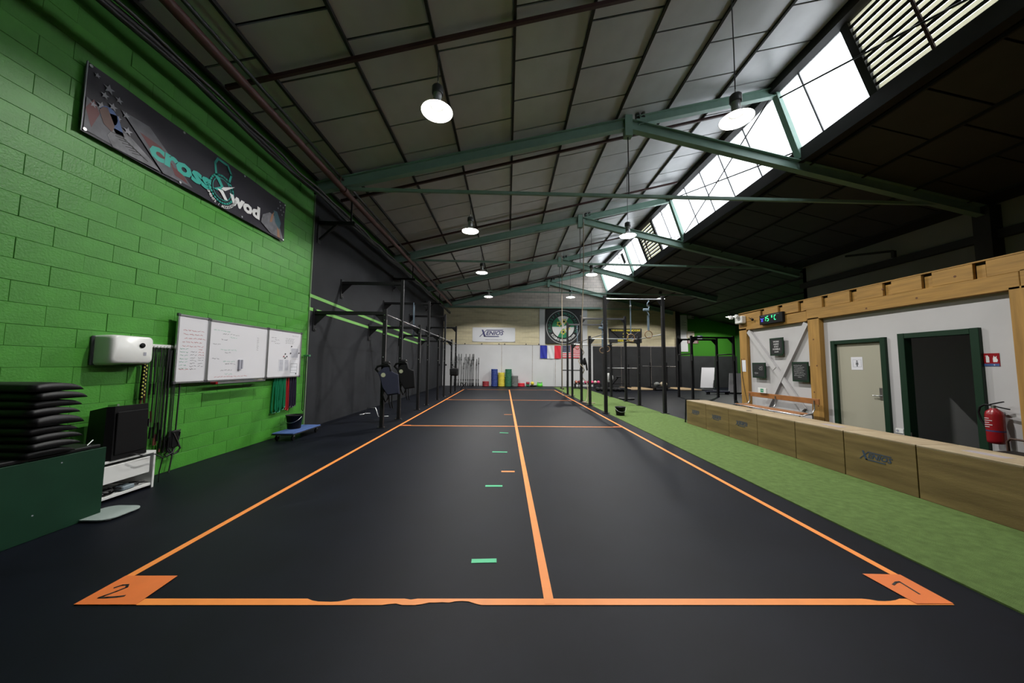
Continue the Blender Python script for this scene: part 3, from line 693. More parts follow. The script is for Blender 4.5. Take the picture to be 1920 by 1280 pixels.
# wall clock / thermometer
t=thing('led_display','black LED display reading 15 degrees on the timber beam','clock',(BX-.03,8.58,2.73))
obj('case',MB().bbox(-.05,.03,-.40,.36,-.12,.14,.01),BPLAS,t)
M_=RW((-.0505,0,0))
def seg(x,z,s,segs,mb,sc=1):
    w_,h_,e=s*.5,s,.012*sc
    P={'a':((x+e,z+h_),(x+w_-e,z+h_)),'b':((x+w_,z+h_-e),(x+w_,z+h_/2+e)),'c':((x+w_,z+h_/2-e),(x+w_,z+e)),'d':((x+e,z),(x+w_-e,z)),'e':((x,z+h_/2-e),(x,z+e)),'f':((x,z+h_-e),(x,z+h_/2+e)),'g':((x+e,z+h_/2),(x+w_-e,z+h_/2))}
    for q in segs: r=stroke(P[q],.020*sc,M_); mb.add(r.v,r.f)
mb=MB(); seg(-.20,-.04,.12,'bc',mb); seg(-.03-.07,-.04,.12,'acdfg',mb); seg(.06,.03,.055,'abcdefg',mb,.7); seg(.15,-.035,.11,'adef',mb); obj('green_digits',mb,GLED,t)
mb=MB(); seg(-.36+.04,-.05,.09,'abc',mb,.8); seg(-.25+.01,-.05,.09,'aef',mb,.6); obj('blue_digits',mb,BLED,t)
obj('caption',scrib(-.3,.105,.6,.004,M_,.006),PRINTG,t)
t=thing('emergency_light','white twin-spot emergency light on the corner of the timber frame','emergency light',(BX-.08,9.72,2.86))
obj('box',MB().bbox(-.06,.08,-.18,.12,-.12,.10,.02),WPLAS,t)
for y in (-.06,.18): obj('spot',MB().lathe([(.03,0),(.055,-.03),(.06,-.09),(.05,-.10)],(-.06,y,.09),14,'X'),WPLAS,t)
t=thing('small_camera','small black device with cable beside the LED display','camera',(BX-.03,9.22,2.80))
obj('body',MB().sphere((-.03,0,0),.035,10),BPLAS,t); obj('cable',MB().tube([(0,0,0),(.0,.06,.06),(.02,.16,.05),(.02,.2,.1)],.006,6),CABLE,t)
sg=tag(obj('paper_note',MB().box(BX-.006,BX-.001,9.63,9.80,1.32,1.66),PAPER),'white paper note pinned on the end timber upright','paper')
tag(obj('hanging_wire',MB().tube([(BX-.01,9.79,1.7),(BX-.012,9.78,1.2),(BX-.02,9.68,.7),(BX-.02,9.5,.1)],.006,6),CABLE),'thin black wire hanging down the end timber upright','cable')
# bench
t=thing('bench','tubular steel bench with an orange brown wooden backrest rail','bench',(6.55,8.15,0))
obj('backrest',MB().bbox(.16,.19,-1.05,1.05,.66,.78,.005),BENCHW,t)
obj('seat_slat',MB().bbox(-.22,-.12,-1.0,1.05,.43,.455,.005),BENCHW,t); obj('seat_slat',MB().bbox(-.06,.08,-1.0,1.05,.43,.455,.005),BENCHW,t)
obj('seat_rail',MB().tube([(.02,-1.05,.47),(-.24,-1.08,.43),(-.24,1.08,.43),(.02,1.15,.43)],.015,8),CHROME,t)
for y in (-.95,.1,.98):
    obj('support',MB().tube([(.15,y,.74),(.15,y,.55),(.10,y,.46),(-.2,y,.42)],.013,8),CHROME,t)
    obj('leg',MB().tube([(-.18,y,.42),(-.2,y,0)],.013,8),CHROME,t); obj('leg',MB().tube([(.10,y,.45),(.14,y,0)],.013,8),CHROME,t)
t=thing('exit_sign','small green and white exit sign resting on the bench backrest','sign',(6.66,8.62,.855))
obj('panel',MB().bbox(0,.03,-.14,.14,-.07,.06,.004),WPLAS,t); M_=RW((-.0005,0,0))
obj('pictogram',MB().prism([(-.05,-.05),(.05,-.05),(.05,.04),(-.05,.04)],M_,.001),EXITG,t); obj('arrow',stroke([(-.03,0),(.03,0),(.01,.02),(.03,0),(.01,-.02)],.008,RW((-.002,0,0))),PRW,t)
# ================================================================== LEFT WALL OBJECTS
# big printed banner
PB=[Vector(onX(*p,WX+.05)) for p in ((140,243),(524,451))]
by0,by1,bz0,bz1=3.36,6.52,3.88,4.65
t=thing('sports_banner','long dark printed banner high on the green block wall','banner',(WX+.03,(by0+by1)/2,(bz0+bz1)/2))
Wb,Hb=by1-by0,bz1-bz0
v=[];f=[];NX,NZ=48,8
def bx(u,vv): return .012+.010*sin(u*9+vv*3)+.006*sin(u*23+vv*5)
for d in (0,-.003):
    for i in range(NX+1):
        for j in range(NZ+1): u=i/NX;q=j/NZ; v.append((bx(u,q)*0+.02+d+.006*sin(u*20+q*6),(u-.5)*Wb,(q-.5)*Hb))
n1=(NX+1)*(NZ+1)
for i in range(NX):
    for j in range(NZ): a=i*(NZ+1)+j; f+=[(a,a+NZ+1,a+NZ+2,a+1),(a+n1,a+1+n1,a+NZ+2+n1,a+NZ+1+n1)]
obj('sheet',MB().add(v,f,True),VINYL,t)
for u in (-.5,-.17,.17,.5):
    for q in (-.5,.5): obj('eyelet',MB().lathe([(.016,.024),(.016,.034)],(0,u*(Wb-.06),q*(Hb-.06)),10,'X'),CHROME,t)
obj('hem',MB().bar((.03,-Wb/2,-Hb/2),(.03,-Wb/2,Hb/2),.008),PRINTG,t)
def BP(dx): return LW((.029+dx,0,0))
M_=BP(0)
# printed photograph: draped stars and stripes, athlete in blue flipping a tyre
mb=MB(); mb.prism([(-1.56,-.36),(-1.56,.0),(-1.2,-.12),(-.9,-.36)],M_,.001); mb.prism([(-1.25,.1),(-.95,.12),(-.35,-.34),(-.75,-.36)],M_,.001); obj('printed_flag_folds',mb,PRLG,t)
mb=MB(); mb.prism([(-1.56,-.12),(-1.5,.02),(-1.44,-.1),(-1.5,-.3)],M_,.0015); mb.prism([(-1.05,-.02),(-.8,-.04),(-.62,-.2),(-.9,-.16)],M_,.0015); mb.prism([(-.66,-.2),(-.5,-.22),(-.42,-.32),(-.6,-.3)],M_,.0015); obj('printed_red_folds',mb,PRRED,t)
mb=MB()
def star(cx,cz,r,M_,t_=.002): return MB().prism([(cx+(r if i%2==0 else r*.42)*sin(i*pi/5),cz+(r if i%2==0 else r*.42)*cos(i*pi/5)) for i in range(10)],M_,t_)
for cx,cz,r in ((-1.49,.30,.03),(-1.38,.24,.055),(-1.41,.14,.04),(-1.28,.19,.04),(-1.33,.07,.045),(-1.43,.0,.05),(-1.5,-.04,.035),(-1.2,.07,.04),(-1.17,-.10,.05),(-1.27,-.02,.03),(1.42,.28,.02),(1.5,.28,.02),(1.36,.2,.02),(1.44,.2,.02),(1.52,.2,.02),(1.48,.12,.02),(1.4,.34,.02)):
    q=star(cx,cz,r,M_); mb.add(q.v,q.f)
obj('printed_stars',mb,mat('pale_star_print',(.25,.25,.28),.6),t)
mb=MB(); mb.prism([(-1.36+.07*cos(a*pi/6)*(1.2),-.06+.10*sin(a*pi/6)) for a in range(12)],M_,.003); mb.prism([(-1.40,-.04),(-1.28,.0),(-1.2,-.2),(-1.28,-.22)],M_,.003); obj('printed_athlete_shirt',mb,PRBL,t)
obj('printed_athlete_skin',MB().prism([(-1.42,.0),(-1.38,.02),(-1.3,-.14),(-1.32,-.22),(-1.40,-.18),(-1.45,-.06)],M_,.004),PRSK,t)
mb=MB(); mb.prism([(-1.30,-.16),(-1.14,-.15),(-.9,-.28),(-.78,-.36),(-1.3,-.38),(-1.36,-.28)],M_,.003); obj('printed_tyre',mb,PRG,t)
mb=MB()
for i in range(7):
    q=stroke([(-1.32+.035*i,-.22-.018*i),(-1.22+.035*i,-.20-.016*i),(-1.18+.04*i,-.24-.014*i)],.008,BP(.0035)); mb.add(q.v,q.f)
obj('printed_tread_grooves',mb,INK,t)
mb=MB(); mb.prism([(.98,-.1),(1.15,.02),(1.3,.0),(1.45,-.18),(1.55,-.36),(1.2,-.36),(.95,-.25)],M_,.001); obj('printed_smoke',mb,PRG,t)
mb=MB(); mb.prism([(1.24,.1),(1.34,.12),(1.46,-.06),(1.42,-.2),(1.3,-.1)],M_,.002); obj('printed_athlete_shirt',mb,mat('dull_teal_print',(.04,.10,.12),.6),t)
mb=MB(); mb.prism([(1.26,.08),(1.2,.0),(1.16,-.16),(1.22,-.14)],M_,.003); mb.prism([(1.36,-.18),(1.42,-.2),(1.46,-.36),(1.38,-.36)],M_,.003); obj('printed_athlete_skin',mb,mat('tan_print',(.28,.15,.09),.6),t)
mb=MB()
for a in ((.55,.34,.64,.12),(.6,.1,.9,-.2)): pass
text('lettering','cross',.31,PRT,M_@Matrix.Translation((-.50,-.13,.001)),t,sx=1.28,bold=.014)
text('lettering','wod',.29,PRW,M_@Matrix.Translation((.60,-.14,.001)),t,sx=1.22,bold=.014)
ME=M_@Matrix.Translation((-.43,.0,0)); ME2=BP(.002)@Matrix.Translation((-.43,0,0)); ME3=BP(.003)@Matrix.Translation((-.43,0,0))
mb=stroke([(.44,.02),(.40,.24),(.44,.33),(.62,.33),(.70,.22),(.66,.04)],.035,ME)
cpt=[(.55+.21*cos(a),-.10+.21*sin(a)) for a in [2*pi*i/28 for i in range(29)]]; q=stroke(cpt,.028,ME); mb.add(q.v,q.f)
q=stroke([(.55+.165*cos(a),-.10+.165*sin(a)) for a in [2*pi*i/28 for i in range(29)]],.012,ME); mb.add(q.v,q.f); obj('kettlebell_emblem',mb,PRT,t)
obj('cross_stroke',MB().prism([(.40,.06),(.48,.06),(.57,-.05),(.53,-.08)],ME2,.001).prism([(.40,-.16),(.47,-.16),(.55,-.10),(.52,-.07)],ME2,.001),PRT,t)
obj('cross_stroke',MB().prism([(.46,-.13),(.56,-.11),(.66,-.23),(.60,-.24),(.53,-.17)],ME3,.001).prism([(.53,-.1),(.60,-.1),(.78,.06),(.56,-.06)],ME3,.001),PRW,t)
def arc_text(name,s,r,cx,cz,a0,a1,size,m_,M_,parent,inside=False,bold=0):
    for i,ch in enumerate(s):
        if ch==' ': continue
        a=a0+(a1-a0)*i/(len(s)-1)
        rot=a-pi/2 if not inside else a+pi/2
        text(name,ch,size,m_,M_@Matrix.Translation((cx+r*cos(a),cz+r*sin(a),.001)),parent,rot=rot,bold=bold)
arc_text('lettering','VETEMENTS / ACCESSOIRES',.265,.55,-.10,pi*1.05,pi*1.93,.058,PRW,ME,t,True,.001)
# whiteboards
def whiteboard(y0,y1,z0,z1,lab,x=WX+.10,yaw=0):
    t=thing('whiteboard',lab,'whiteboard',(x,(y0+y1)/2,(z0+z1)/2)); w_,h_=(y1-y0)/2,(z1-z0)/2
    obj('face',MB().bbox(-.012,.0,-w_,w_,-h_,h_,.003),WBOARD,t)
    for a in (((0,-w_,h_),(0,w_,h_)),((0,-w_,-h_),(0,w_,-h_)),((0,-w_,-h_),(0,-w_,h_)),((0,w_,-h_),(0,w_,h_))): obj('frame',MB().bar(a[0],a[1],.022,.022),ALU,t)
    for sy in (-1,1):
        for sz in (-1,1): obj('corner_cap',MB().bbox(-.014,.016,sy*w_-.02,sy*w_+.02,sz*h_-.02,sz*h_+.02,.005),DGREY,t)
    return t
rnd=random.Random(11)
def writing(t,items):
    by={}
    for (m_,x,z,wd,amp) in items:
        mb=by.setdefault(m_.name,(m_,MB()))[1]
        # broken into words
        xx=x
        while xx<x+wd:
            L=min(rnd.uniform(.03,.07),x+wd-xx+.01); q=scrib(xx,z,L,amp,LW((.0005,0,0)),.0045,rnd,.010); mb.add(q.v,q.f); xx+=L+.018
    for n,(m_,mb) in by.items(): obj('handwriting',mb,m_,t)
wb1=whiteboard(4.50,4.955,1.185,2.105,'tall narrow whiteboard wing at the left of the three')
it=[]
for i in range(5): it.append((MRED,-.17+.05*rnd.random(),.26-.055*i,.30,.008))
for i in range(7): it.append((MGRN,-.17,.0-.045*i,.10,.008)); it.append((MBLK,-.02,-.04-.04*i,.08,.009)); it.append((MBLK if i>2 else MRED,.10,-.0-.04*i,.07,.008))
it.append((MRED,-.17,-.28,.12,.008)); writing(wb1,it)
wb2=whiteboard(4.975,6.17,1.185,2.095,'large middle whiteboard covered in faint handwriting with a pen tray')
it=[(MGRN,-.52,.32,.14,.008)]
for i,(x,z,wd) in enumerate(((-.36,.31,.12),(-.36,.27,.10),(-.22,.27,.16),(-.22,.22,.12),(-.38,.18,.10),(-.52,.10,.12),(-.38,.02,.28),(-.30,-.02,.1),(-.52,-.12,.12),(-.32,-.16,.2),(-.28,-.20,.18),(-.36,-.30,.2),(-.28,-.36,.14))): it.append((MBLK if i%3 else MGRN,x,z,wd,.009))
it.append((MRED,-.46,-.37-.03,.62,.010))
for i in range(7): it.append((MBLK,.35,.26-.035*i,.03,.006))
writing(wb2,it)
obj('eraser',MB().bbox(0,.03,-.04,.0,-.30,-.13,.004).bbox(0,.03,.01,.04,-.28,-.13,.004),PRINTG,wb2)
wb3=whiteboard(6.19,7.17,1.185,2.10,'right hand whiteboard with paper sheets pinned on it')
it=[]
for i in range(4): it.append((MBLK,-.40+.1*(i%2),.30-.035*i,.12,.006)); it.append((MBLK,.0,.31-.03*i,.25,.006))
it.append((MBLK,.2,.38,.2,.006)); writing(wb3,it)
M_=LW((.001,0,0))
for (x0,z0,x1,z1) in ((.17,-.08,.42,.13),(-.17,-.34,-.03,-.11),(-.01,-.34,.13,-.11)):
    o=obj('paper_sheet',MB().prism([(x0,z0),(x1,z0),(x1,z1),(x0,z1)],M_,.002),PAPER,wb3)
    mb=MB()
    for k in range(int((z1-z0)/.012)-1): mb.prism([(x0+.015,z1-.015-k*.012),(x1-.015,z1-.015-k*.012),(x1-.015,z1-.008-k*.012),(x0+.015,z1-.008-k*.012)],LW((.0035,0,0)),.0005)
    obj('printed_text',mb,PRINTG,wb3)
o=obj('paper_sheet',MB().prism([(.17,-.42),(.42,-.42),(.42,-.12),(.17,-.12)],M_,.002),PAPER,wb3)
mb=MB()
for q in (((.19,-.38),(.39,-.38)),((.39,-.38),(.39,-.19)),((.39,-.19),(.19,-.19)),((.19,-.19),(.19,-.38)),((.19,-.26),(.39,-.26)),((.19,-.33),(.39,-.33))): r=stroke(q,.005,LW((.0035,0,0))); mb.add(r.v,r.f)
obj('table_lines',mb,MBLK,wb3)
for (x,z,m_) in ((.0,.0,INK),(-.04,-.05,RED),(.05,-.05,INK),(.0,-.08,DGREEN),(.18,.16,INK),(.16,.02,INK),(.43,.03,INK),(.36,-.40,INK)): obj('magnet',MB().lathe([(.013,.003),(.013,.012)],(0,x,z),10,'X'),m_,wb3)
t=thing('pen_tray','aluminium pen tray under the middle whiteboard','tray',(WX+.145,5.55,1.15))
obj('tray',MB().bbox(-.03,.05,-.5,.5,-.012,0,.003).bbox(.045,.05,-.5,.5,0,.02,.001),ALU,t); obj('end_cap',MB().bbox(-.03,.055,-.52,-.48,-.015,.022,.004),RED,t)
for k,(y,m_) in enumerate(((-.3,DGREY),(-.12,RED),(.02,BPLAS),(.22,PRBL),(.38,BPLAS))):
    o=tag(obj('marker_pen',MB().tube([(WX+.15,5.55+y,1.160),(WX+.15,5.55+y+.11,1.160)],.009,8),m_),'%s marker pen lying in the tray, %s'%(('grey','red','black','blue','black')[k],('nearest the camera','second from the near end','in the middle','fourth from the near end','at the far end')[k]),'marker')
tag(obj('chalk_eraser',MB().bbox(WX+.13,WX+.18,5.94,6.02,1.151,1.172,.006),mat('cream_felt',(.6,.55,.35),.8)),'cream eraser at the far end of the pen tray','eraser')
# hand dryer
t=thing('hand_dryer','rounded white plastic dispenser on the green block wall','dispenser',(WX,3.90,1.585))
v=[];f=[]
prof=[(0,1.0,1.0),(.06,1.0,1.0),(.12,.99,1.0),(.17,.97,.99),(.20,.93,.95),(.215,.86,.86)]
def rr(w_,h_,r,n=6,cut=0):
    p=[]
    for cx,cz,a0 in ((w_-r,h_-r,0),(-w_+r,h_-r,pi/2),(-w_+r,-h_+r,pi),(w_-r,-h_+r,1.5*pi)):
        for i in range(n+1): a=a0+pi/2*i/n; p.append((cx+r*cos(a),cz+r*sin(a)))
    return p
rings=[rr(.225*a,.165*b,.03+.03*k/5) for k,(x,a,b) in enumerate(prof)]
for k,(x,a,b) in enumerate(prof): v+=[(x,p[0],p[1]+ (.02*(k/5))) for p in rings[k]]
n=len(rings[0]); f=[(k*n+i,k*n+(i+1)%n,(k+1)*n+(i+1)%n,(k+1)*n+i) for k in range(len(prof)-1) for i in range(n)]+[tuple(range((len(prof)-1)*n,len(prof)*n))]
obj('cover',MB().add(v,f,True),WPLAS,t); obj('back_plate',MB().bbox(0,.03,-.245,.24,-.165,.16,.01),DGREY,t)
obj('window',MB().lathe([(.012,.212),(.03,.222),(.012,.224)],(0,.08,.07),14,'X'),BPLAS,t); obj('outlet_slot',MB().bbox(.04,.15,-.05,.18,-.165,-.15,.005),BPLAS,t)
obj('printed_icons',MB().prism([(.10,-.05),(.13,-.05),(.13,-.01),(.10,-.01)],LW((.2165,0,0)),.001),PRINTG,t)
# hook rail with skipping ropes
t=thing('hook_rail','white rail with hooks between the dispenser and the whiteboards','rail',(WX,4.33,1.665))
obj('rail',MB().bbox(0,.05,-.19,.19,-.022,.022,.004),WPLAS,t)
for k in range(9): obj('hook',MB().tube([(.04,-.17+.042*k,-.01),(.07,-.17+.042*k,-.02),(.075,-.17+.042*k,.0)],.004,5),CHROME,t)
rnd=random.Random(5)
pl=['nearest the chequered band','second along the rail','third along the rail','fourth along the rail','fifth along the rail','sixth along the rail','seventh along the rail','eighth along the rail','last on the rail, under the whiteboard edge','beside the whiteboard edge','hanging under the whiteboard wing','far end, behind the whiteboard wing']
for k in range(12):
    y=4.19+.030*k; x=WX+.045+.02*(k%3)
    zb=(.95,.62,1.05,.70,.5,.55,.4,.45,.35,.3,.28,.33)[k]
    t=thing('skipping_rope','thin dark skipping rope on the green wall, '+pl[k],'skipping rope',(x,y,zb),'skipping ropes on the wall')
    top=1.64-zb if k<9 else 1.62-zb; a=rnd.uniform(.008,.022)
    pts=[(0,-a,.12),(.004,-a*1.1,top*.5),(0,-a*.5,top-.01),(0,0,top),(0,a*.5,top-.01),(.004,a,top*.5),(0,a,.14)]
    obj('cord',MB().tube(pts,.0042 if k<8 else .006,5),CABLE,t)
    for sy in (-1,1): obj('handle',MB().tube([(0,sy*a,.14),(0,sy*a*1.3,.0)],.011,7),(BPLAS if k%3 else mat('dark_red_handle',(.12,.03,.02),.5)),t)
t=thing('chequered_band','yellow and black chequered strap hanging beside the dispenser','strap',(WX+.06,4.16,1.0))
mb=MB().tube([(0,0,0),(0,.01,.65)],.022,8); obj('cord',mb,BPLAS,t)
mb=MB()
for k in range(14):
    for sgn in (-1,1): mb.sphere((.016,sgn*.012+.0005*k,.03+k*.045+(.022 if sgn>0 else 0)),.011,8,(1,.8,1.3))
obj('yellow_checks',mb,mat('yellow_check',(.55,.50,.10),.5),t); 
t=thing('power_strip','tangle of black cables and a power strip hanging low on the green wall','cable',(WX+.06,4.60,.42))
obj('strip',MB().bbox(-.03,.03,-.05,.05,-.10,.12,.01),BPLAS,t)
obj('metal_tab',MB().bar((.035,-.04,.1),(.035,.05,-.08),.012,.004),CHROME,t)
pts=[Vector((.02*sin(k*1.9),.09*sin(k*.83),.16*cos(k*.61)-.04)) for k in range(34)]; obj('cable',MB().tube(pts,.009,6),CABLE,t)
obj('cable',MB().tube([(0,.02,.1),(0,.03,.7),(0,0,1.1)],.009,6),CABLE,t); obj('cable',MB().tube([(0,.0,.0),(0,.0,-.2),(.02,-.05,-.42)],.009,6),CABLE,t)
# resistance bands
def band(y,z0,z1,wd,m_,lab,spread=.05,ph=0,cat='resistance band',nm_='resistance_band'):
    t=thing(nm_,lab,cat,(WX+.045+.006*ph,y,z0),'resistance bands under the whiteboard')
    h=z1-z0; L=[]
    n=14
    for i in range(n+1): u=i/n; L.append((0,-spread*(1-u**1.6)*.5-.004,h*(1-(1-u))*1.0 if 0 else h*u))
    loop=[(x,yy,z) for x,yy,z in L]+[(x,-yy,z) for x,yy,z in L[::-1]]
    mb=MB(); N=len(loop); v=[];
    for i,(x,yy,z) in enumerate(loop): v+=[(x-wd/2,yy,z),(x+wd/2,yy,z),(x+wd/2,yy*.86,z+.004),(x-wd/2,yy*.86,z+.004)]
    f=[]
    for i in range(N):
        j=(i+1)%N; 
        for k in range(4): f.append((i*4+k,i*4+(k+1)%4,j*4+(k+1)%4,j*4+k))
    mb.add(v,f,True); obj('loop',mb,m_,t)
    return t
for k,(y,zb,sp) in enumerate(((6.50,.50,.10),(6.56,.53,.05),(6.62,.50,.07),(6.68,.56,.06),(6.74,.53,.07),(6.78,.57,.04))):
    band(y,zb,1.25,.045,BBAND,'green rubber band hanging under the whiteboard, '+('nearest the camera','second from the near side','third from the near side','fourth from the near side','fifth from the near side','next to the red bands')[k],sp,k%3)
for k,(y,zb) in enumerate(((6.84,.52),(6.90,.50))): band(y,zb,1.25,.03,RBAND,('red rubber band hanging next to the green bands','red rubber band hanging next to the black bands')[k],.04,k)
for k,(y,zb) in enumerate(((6.96,.55),(7.03,.54),(7.10,.56))): band(y,zb,1.25,.06,KBAND,'dark purple rubber band, '+('beside the red band','middle of the dark ones','farthest from the camera')[k],.05,k)
t=thing('band_rail','dark steel rail holding the rubber bands under the whiteboard','rail',(WX,6.9,1.27)); obj('rail',MB().bbox(0,.02,-.6,.42,-.02,.02,.003),BLKST,t)
for k in range(8): obj('peg',MB().tube([(.02,-.5+.1*k,0),(.082,-.5+.1*k,0)],.008,6),BLKST,t)
t=thing('spare_strap','long thin black strap hanging at the edge of the black wall','strap',(WX+.06,7.42,.45)); obj('loop',MB().tube([(0,-.03,0),(0,-.03,1.15),(0,.0,1.2),(0,.03,1.15),(0,.035,0),(0,0,-.03)],.008,6,closed=True),BPLAS,t); obj('hook',MB().bbox(-.03,.10,-.03,.03,1.16,1.2,.004),mat('green_hook',(.05,.2,.08),.5),t)
# trolley and bucket
t=thing('dolly','low blue platform dolly on casters beside the green wall','dolly',(-4.20,6.82,0))
obj('deck',MB().bbox(-.20,.20,-.46,.46,.125,.15,.008),BLUET,t); obj('deck_edge',MB().bbox(-.21,.21,-.47,.47,.11,.126,.004),BPLAS,t)
for sx in (-1,1):
    for sy in (-1,1):
        cst=obj('caster',MB().lathe([(.045,-.014),(.05,-.008),(.05,.008),(.045,.014)],(sx*.15,sy*.38,.05),14,'X'),BPLAS,t); obj('fork',MB().bbox(sx*.15-.02,sx*.15+.02,sy*.38-.02,sy*.38+.02,.07,.112,.003),CHROME,cst)
def bucket(loc,lab,r=.15,h=.27,tilt=0):
    t=thing('bucket',lab,'bucket',loc)
    obj('shell',MB().lathe([(r*.78,0),(r*.98,h-.015),(r*1.04,h-.015),(r*1.04,h),(r*.97,h),(r*.75,.01),(.001,.01)],(0,0,0),24),BPLAS,t)
    obj('handle',MB().tube([(r*1.03*cos(a)*(1),-.02-.6*r*sin(a)*.5-r*.6*sin(a),h-.03-r*.75*sin(a)) for a in [pi*i/12 for i in range(13)]],.005,6),CHROME,t)
    return t
bucket((-4.30,6.85,.151),'black bucket with wire handle standing on the blue dolly')
bucket((3.34,9.82,.012),'black bucket with wire handle standing on the green turf',.15,.25)
# speaker + white shelf
t=thing('shelf_unit','low white shelf unit against the green wall, half hidden by the green crate','shelf',(-4.32,3.55,0))
obj('top',MB().bbox(-.22,.18,-.20,.5,.40,.425,.003),WPLAS,t); obj('side',MB().bbox(-.22,.18,.475,.5,0,.40,.003),WPLAS,t); obj('side',MB().bbox(-.22,.18,-.20,-.175,0,.40,.003),WPLAS,t)
obj('drawer_front',MB().bbox(.155,.18,-.17,.44,.19,.37,.004),WPLAS,t); obj('shelf_board',MB().bbox(-.22,.17,-.175,.475,.03,.06,.003),WPLAS,t); obj('back',MB().box(-.22,-.205,-.175,.475,.06,.4),mat('grey_board',(.2,.2,.2),.7),t)
t=thing('cable_heap','black cables and plugs lying on the lowest white shelf','cable',(-4.22,3.62,.065))
pts=[Vector((.07*sin(k*1.3),-.10+.014*k+.03*sin(k*2.1),.02+.018*abs(sin(k*.9)))) for k in range(32)]; obj('cable',MB().tube(pts,.011,6),CABLE,t)
obj('adapter',MB().bbox(-.05,.05,-.08,.06,0,.05,.008),BPLAS,t); obj('adapter',MB().bbox(-.02,.07,.12,.24,0,.045,.008),mat('grey_plastic',(.2,.25,.28),.5),t)
t=thing('loudspeaker','black loudspeaker standing on the white shelf unit','speaker',(-4.28,3.76,.426))
sec=[(-.16,-.15),(.10,-.21),(.15,-.17),(.15,.17),(.10,.21),(-.16,.15)]
mb=MB(); v=[(x,y,z) for z in (0,.56) for x,y in sec]; v=[(x*(1-.08*(z>0)),y*(1-.05*(z>0)),z-(.05*(x<0)*(z>0))) for x,y,z in v]; mb.add(v,[(5,4,3,2,1,0),(6,7,8,9,10,11)]+[(i,(i+1)%6,(i+1)%6+6,i+6) for i in range(6)]); cb=obj('cabinet',mb,BPLAS,t)
obj('grille',MB().bbox(.148,.158,-.15,.15,.05,.50,.01),BPLAS,t); obj('handle',MB().bar((-.05,-.06,.555),(.05,-.06,.565),.02),CHROME,t); obj('side_recess',MB().prism([(.0,.38),(.08,.36),(.0,.28)],face((.125,.195,0),(-1,.2,0),(0,0,1)),.006),DGREY,t)
obj('power_cable',MB().tube([(.15,-.0,.02),(.2,.0,.03),(.21,.1,-.02),(.20,.22,-.03),(.19,.32,-.10),(.12,.36,-.28),(.08,.4,-.41)],.006,6),CABLE,t)
tag(obj('phone',MB().bbox(-4.18,-4.11,3.36,3.5,.427,.440,.004),mat('purple_pink',(.5,.05,.3),.5)),'small pink and purple packet at the near end of the white shelf','packet')
# crate, ball, mats
t=thing('storage_crate','large dark green wooden crate at the near left','crate',(-3.87,1.9,0))
obj('front_board',MB().bbox(-.02,0,-.4,1.42,0,.64,.004),DGREENB,t); obj('front_board',MB().bbox(-.02,0,-2.4,-.405,0,.64,.004),DGREENB,t)
obj('end_board',MB().bbox(-.65,-.02,1.40,1.42,0,.62,.004),DGREENB,t); obj('floor_board',MB().bbox(-.65,-.02,-2.4,1.4,0.01,.04,.004),DGREENB,t); obj('inner_tray',MB().bbox(-.64,-.03,-.6,.60,.33,.355,.004),DGREENB,t); obj('back_board',MB().bbox(-.67,-.65,-2.4,1.42,0,.62,.004),DGREENB,t)
for y,z in ((.47,.60),(.5,.30),(1.1,.58),(.95,.2)): obj('screw',MB().lathe([(.006,0),(.006,.002)],(0,y,z),8,'X'),PRINTG,t)
t=thing('medicine_ball','worn beige medicine ball in the green crate','ball',(-4.10,2.34,.53)); obj('shell',MB().sphere((0,0,0),.17,24),BEIGE,t)
for k in range(3): obj('seam',MB().tube([Vector((.171*cos(a)*cos(k*1.05),.171*cos(a)*sin(k*1.05),.171*sin(a))) for a in [2*pi*i/28 for i in range(28)]],.004,5,closed=True),mat('seam',(.1,.09,.06),.8),t)
t=thing('crate_lid','flat black board lying across the far end of the green crate','lid',(-4.20,2.95,.642)); obj('board',MB().bbox(-.31,.31,-.37,.34,0,.03,.006),BFOAM,t)
obj('edge_strip',MB().bbox(.31,.318,-.36,.33,.004,.026,.002),BPLAS,t)
obj('bolt',MB().tube([(.25,.28,.03),(.24,.33,.07)],.006,6),CHROME,t)
ml=['topmost of the stack','second from the top','third from the top','fourth from the top','thicker mat in the middle of the stack','fourth from the bottom','third from the bottom','second from the bottom','bottom of the stack']
zz=.674; N=9
for k in range(9):
    th=.86*(.055,.06,.06,.06,.095,.06,.062,.06,.07)[8-k] if False else (.056,.058,.058,.06,.085,.06,.06,.066,.07)[k]
    i=8-k
    t=thing('abdominal_mat','black domed exercise mat, '+ml[i],'mat',(-4.13+.012*((k*5)%3-1),2.93+.008*((k*7)%5-2),zz),'stack of black exercise mats')
    L,W_=.155,.29; n=16; v=[];m_=6
    for a in range(n+1):
        u=-1+2*a/n
        hgt=th*(max(0,1-((u+.2)/1.2)**2.6)**.75 if u>-.2 else .72+.28*(1-((u+.2)/.8)**2))+.004
        for b in range(m_+1):
            q=-1+2*b/m_; v.append((q*W_-.0,u*L,hgt*(1-.12*q*q*q*q)))
        for b in range(m_+1):
            q=-1+2*b/m_; v.append((q*W_,u*L,hgt*.25 if 0 else 0+.25*hgt*0))
    f=[]; st=2*(m_+1)
    for a in range(n):
        for b in range(m_):
            p=a*st+b; f.append((p,p+st,p+st+1,p+1)); p2=p+m_+1; f.append((p2,p2+1,p2+st+1,p2+st))
        f.append((a*st,a*st+m_+1,(a+1)*st+m_+1,(a+1)*st)); f.append((a*st+m_,(a+1)*st+m_,(a+1)*st+2*m_+1,a*st+2*m_+1))
    for a in (0,n): f.append(tuple([a*st+b for b in range(m_+1)]+[a*st+m_+1+b for b in range(m_,-1,-1)]))
    obj('pad',MB().add(v,f,True),BFOAM,t); zz+=th+.004
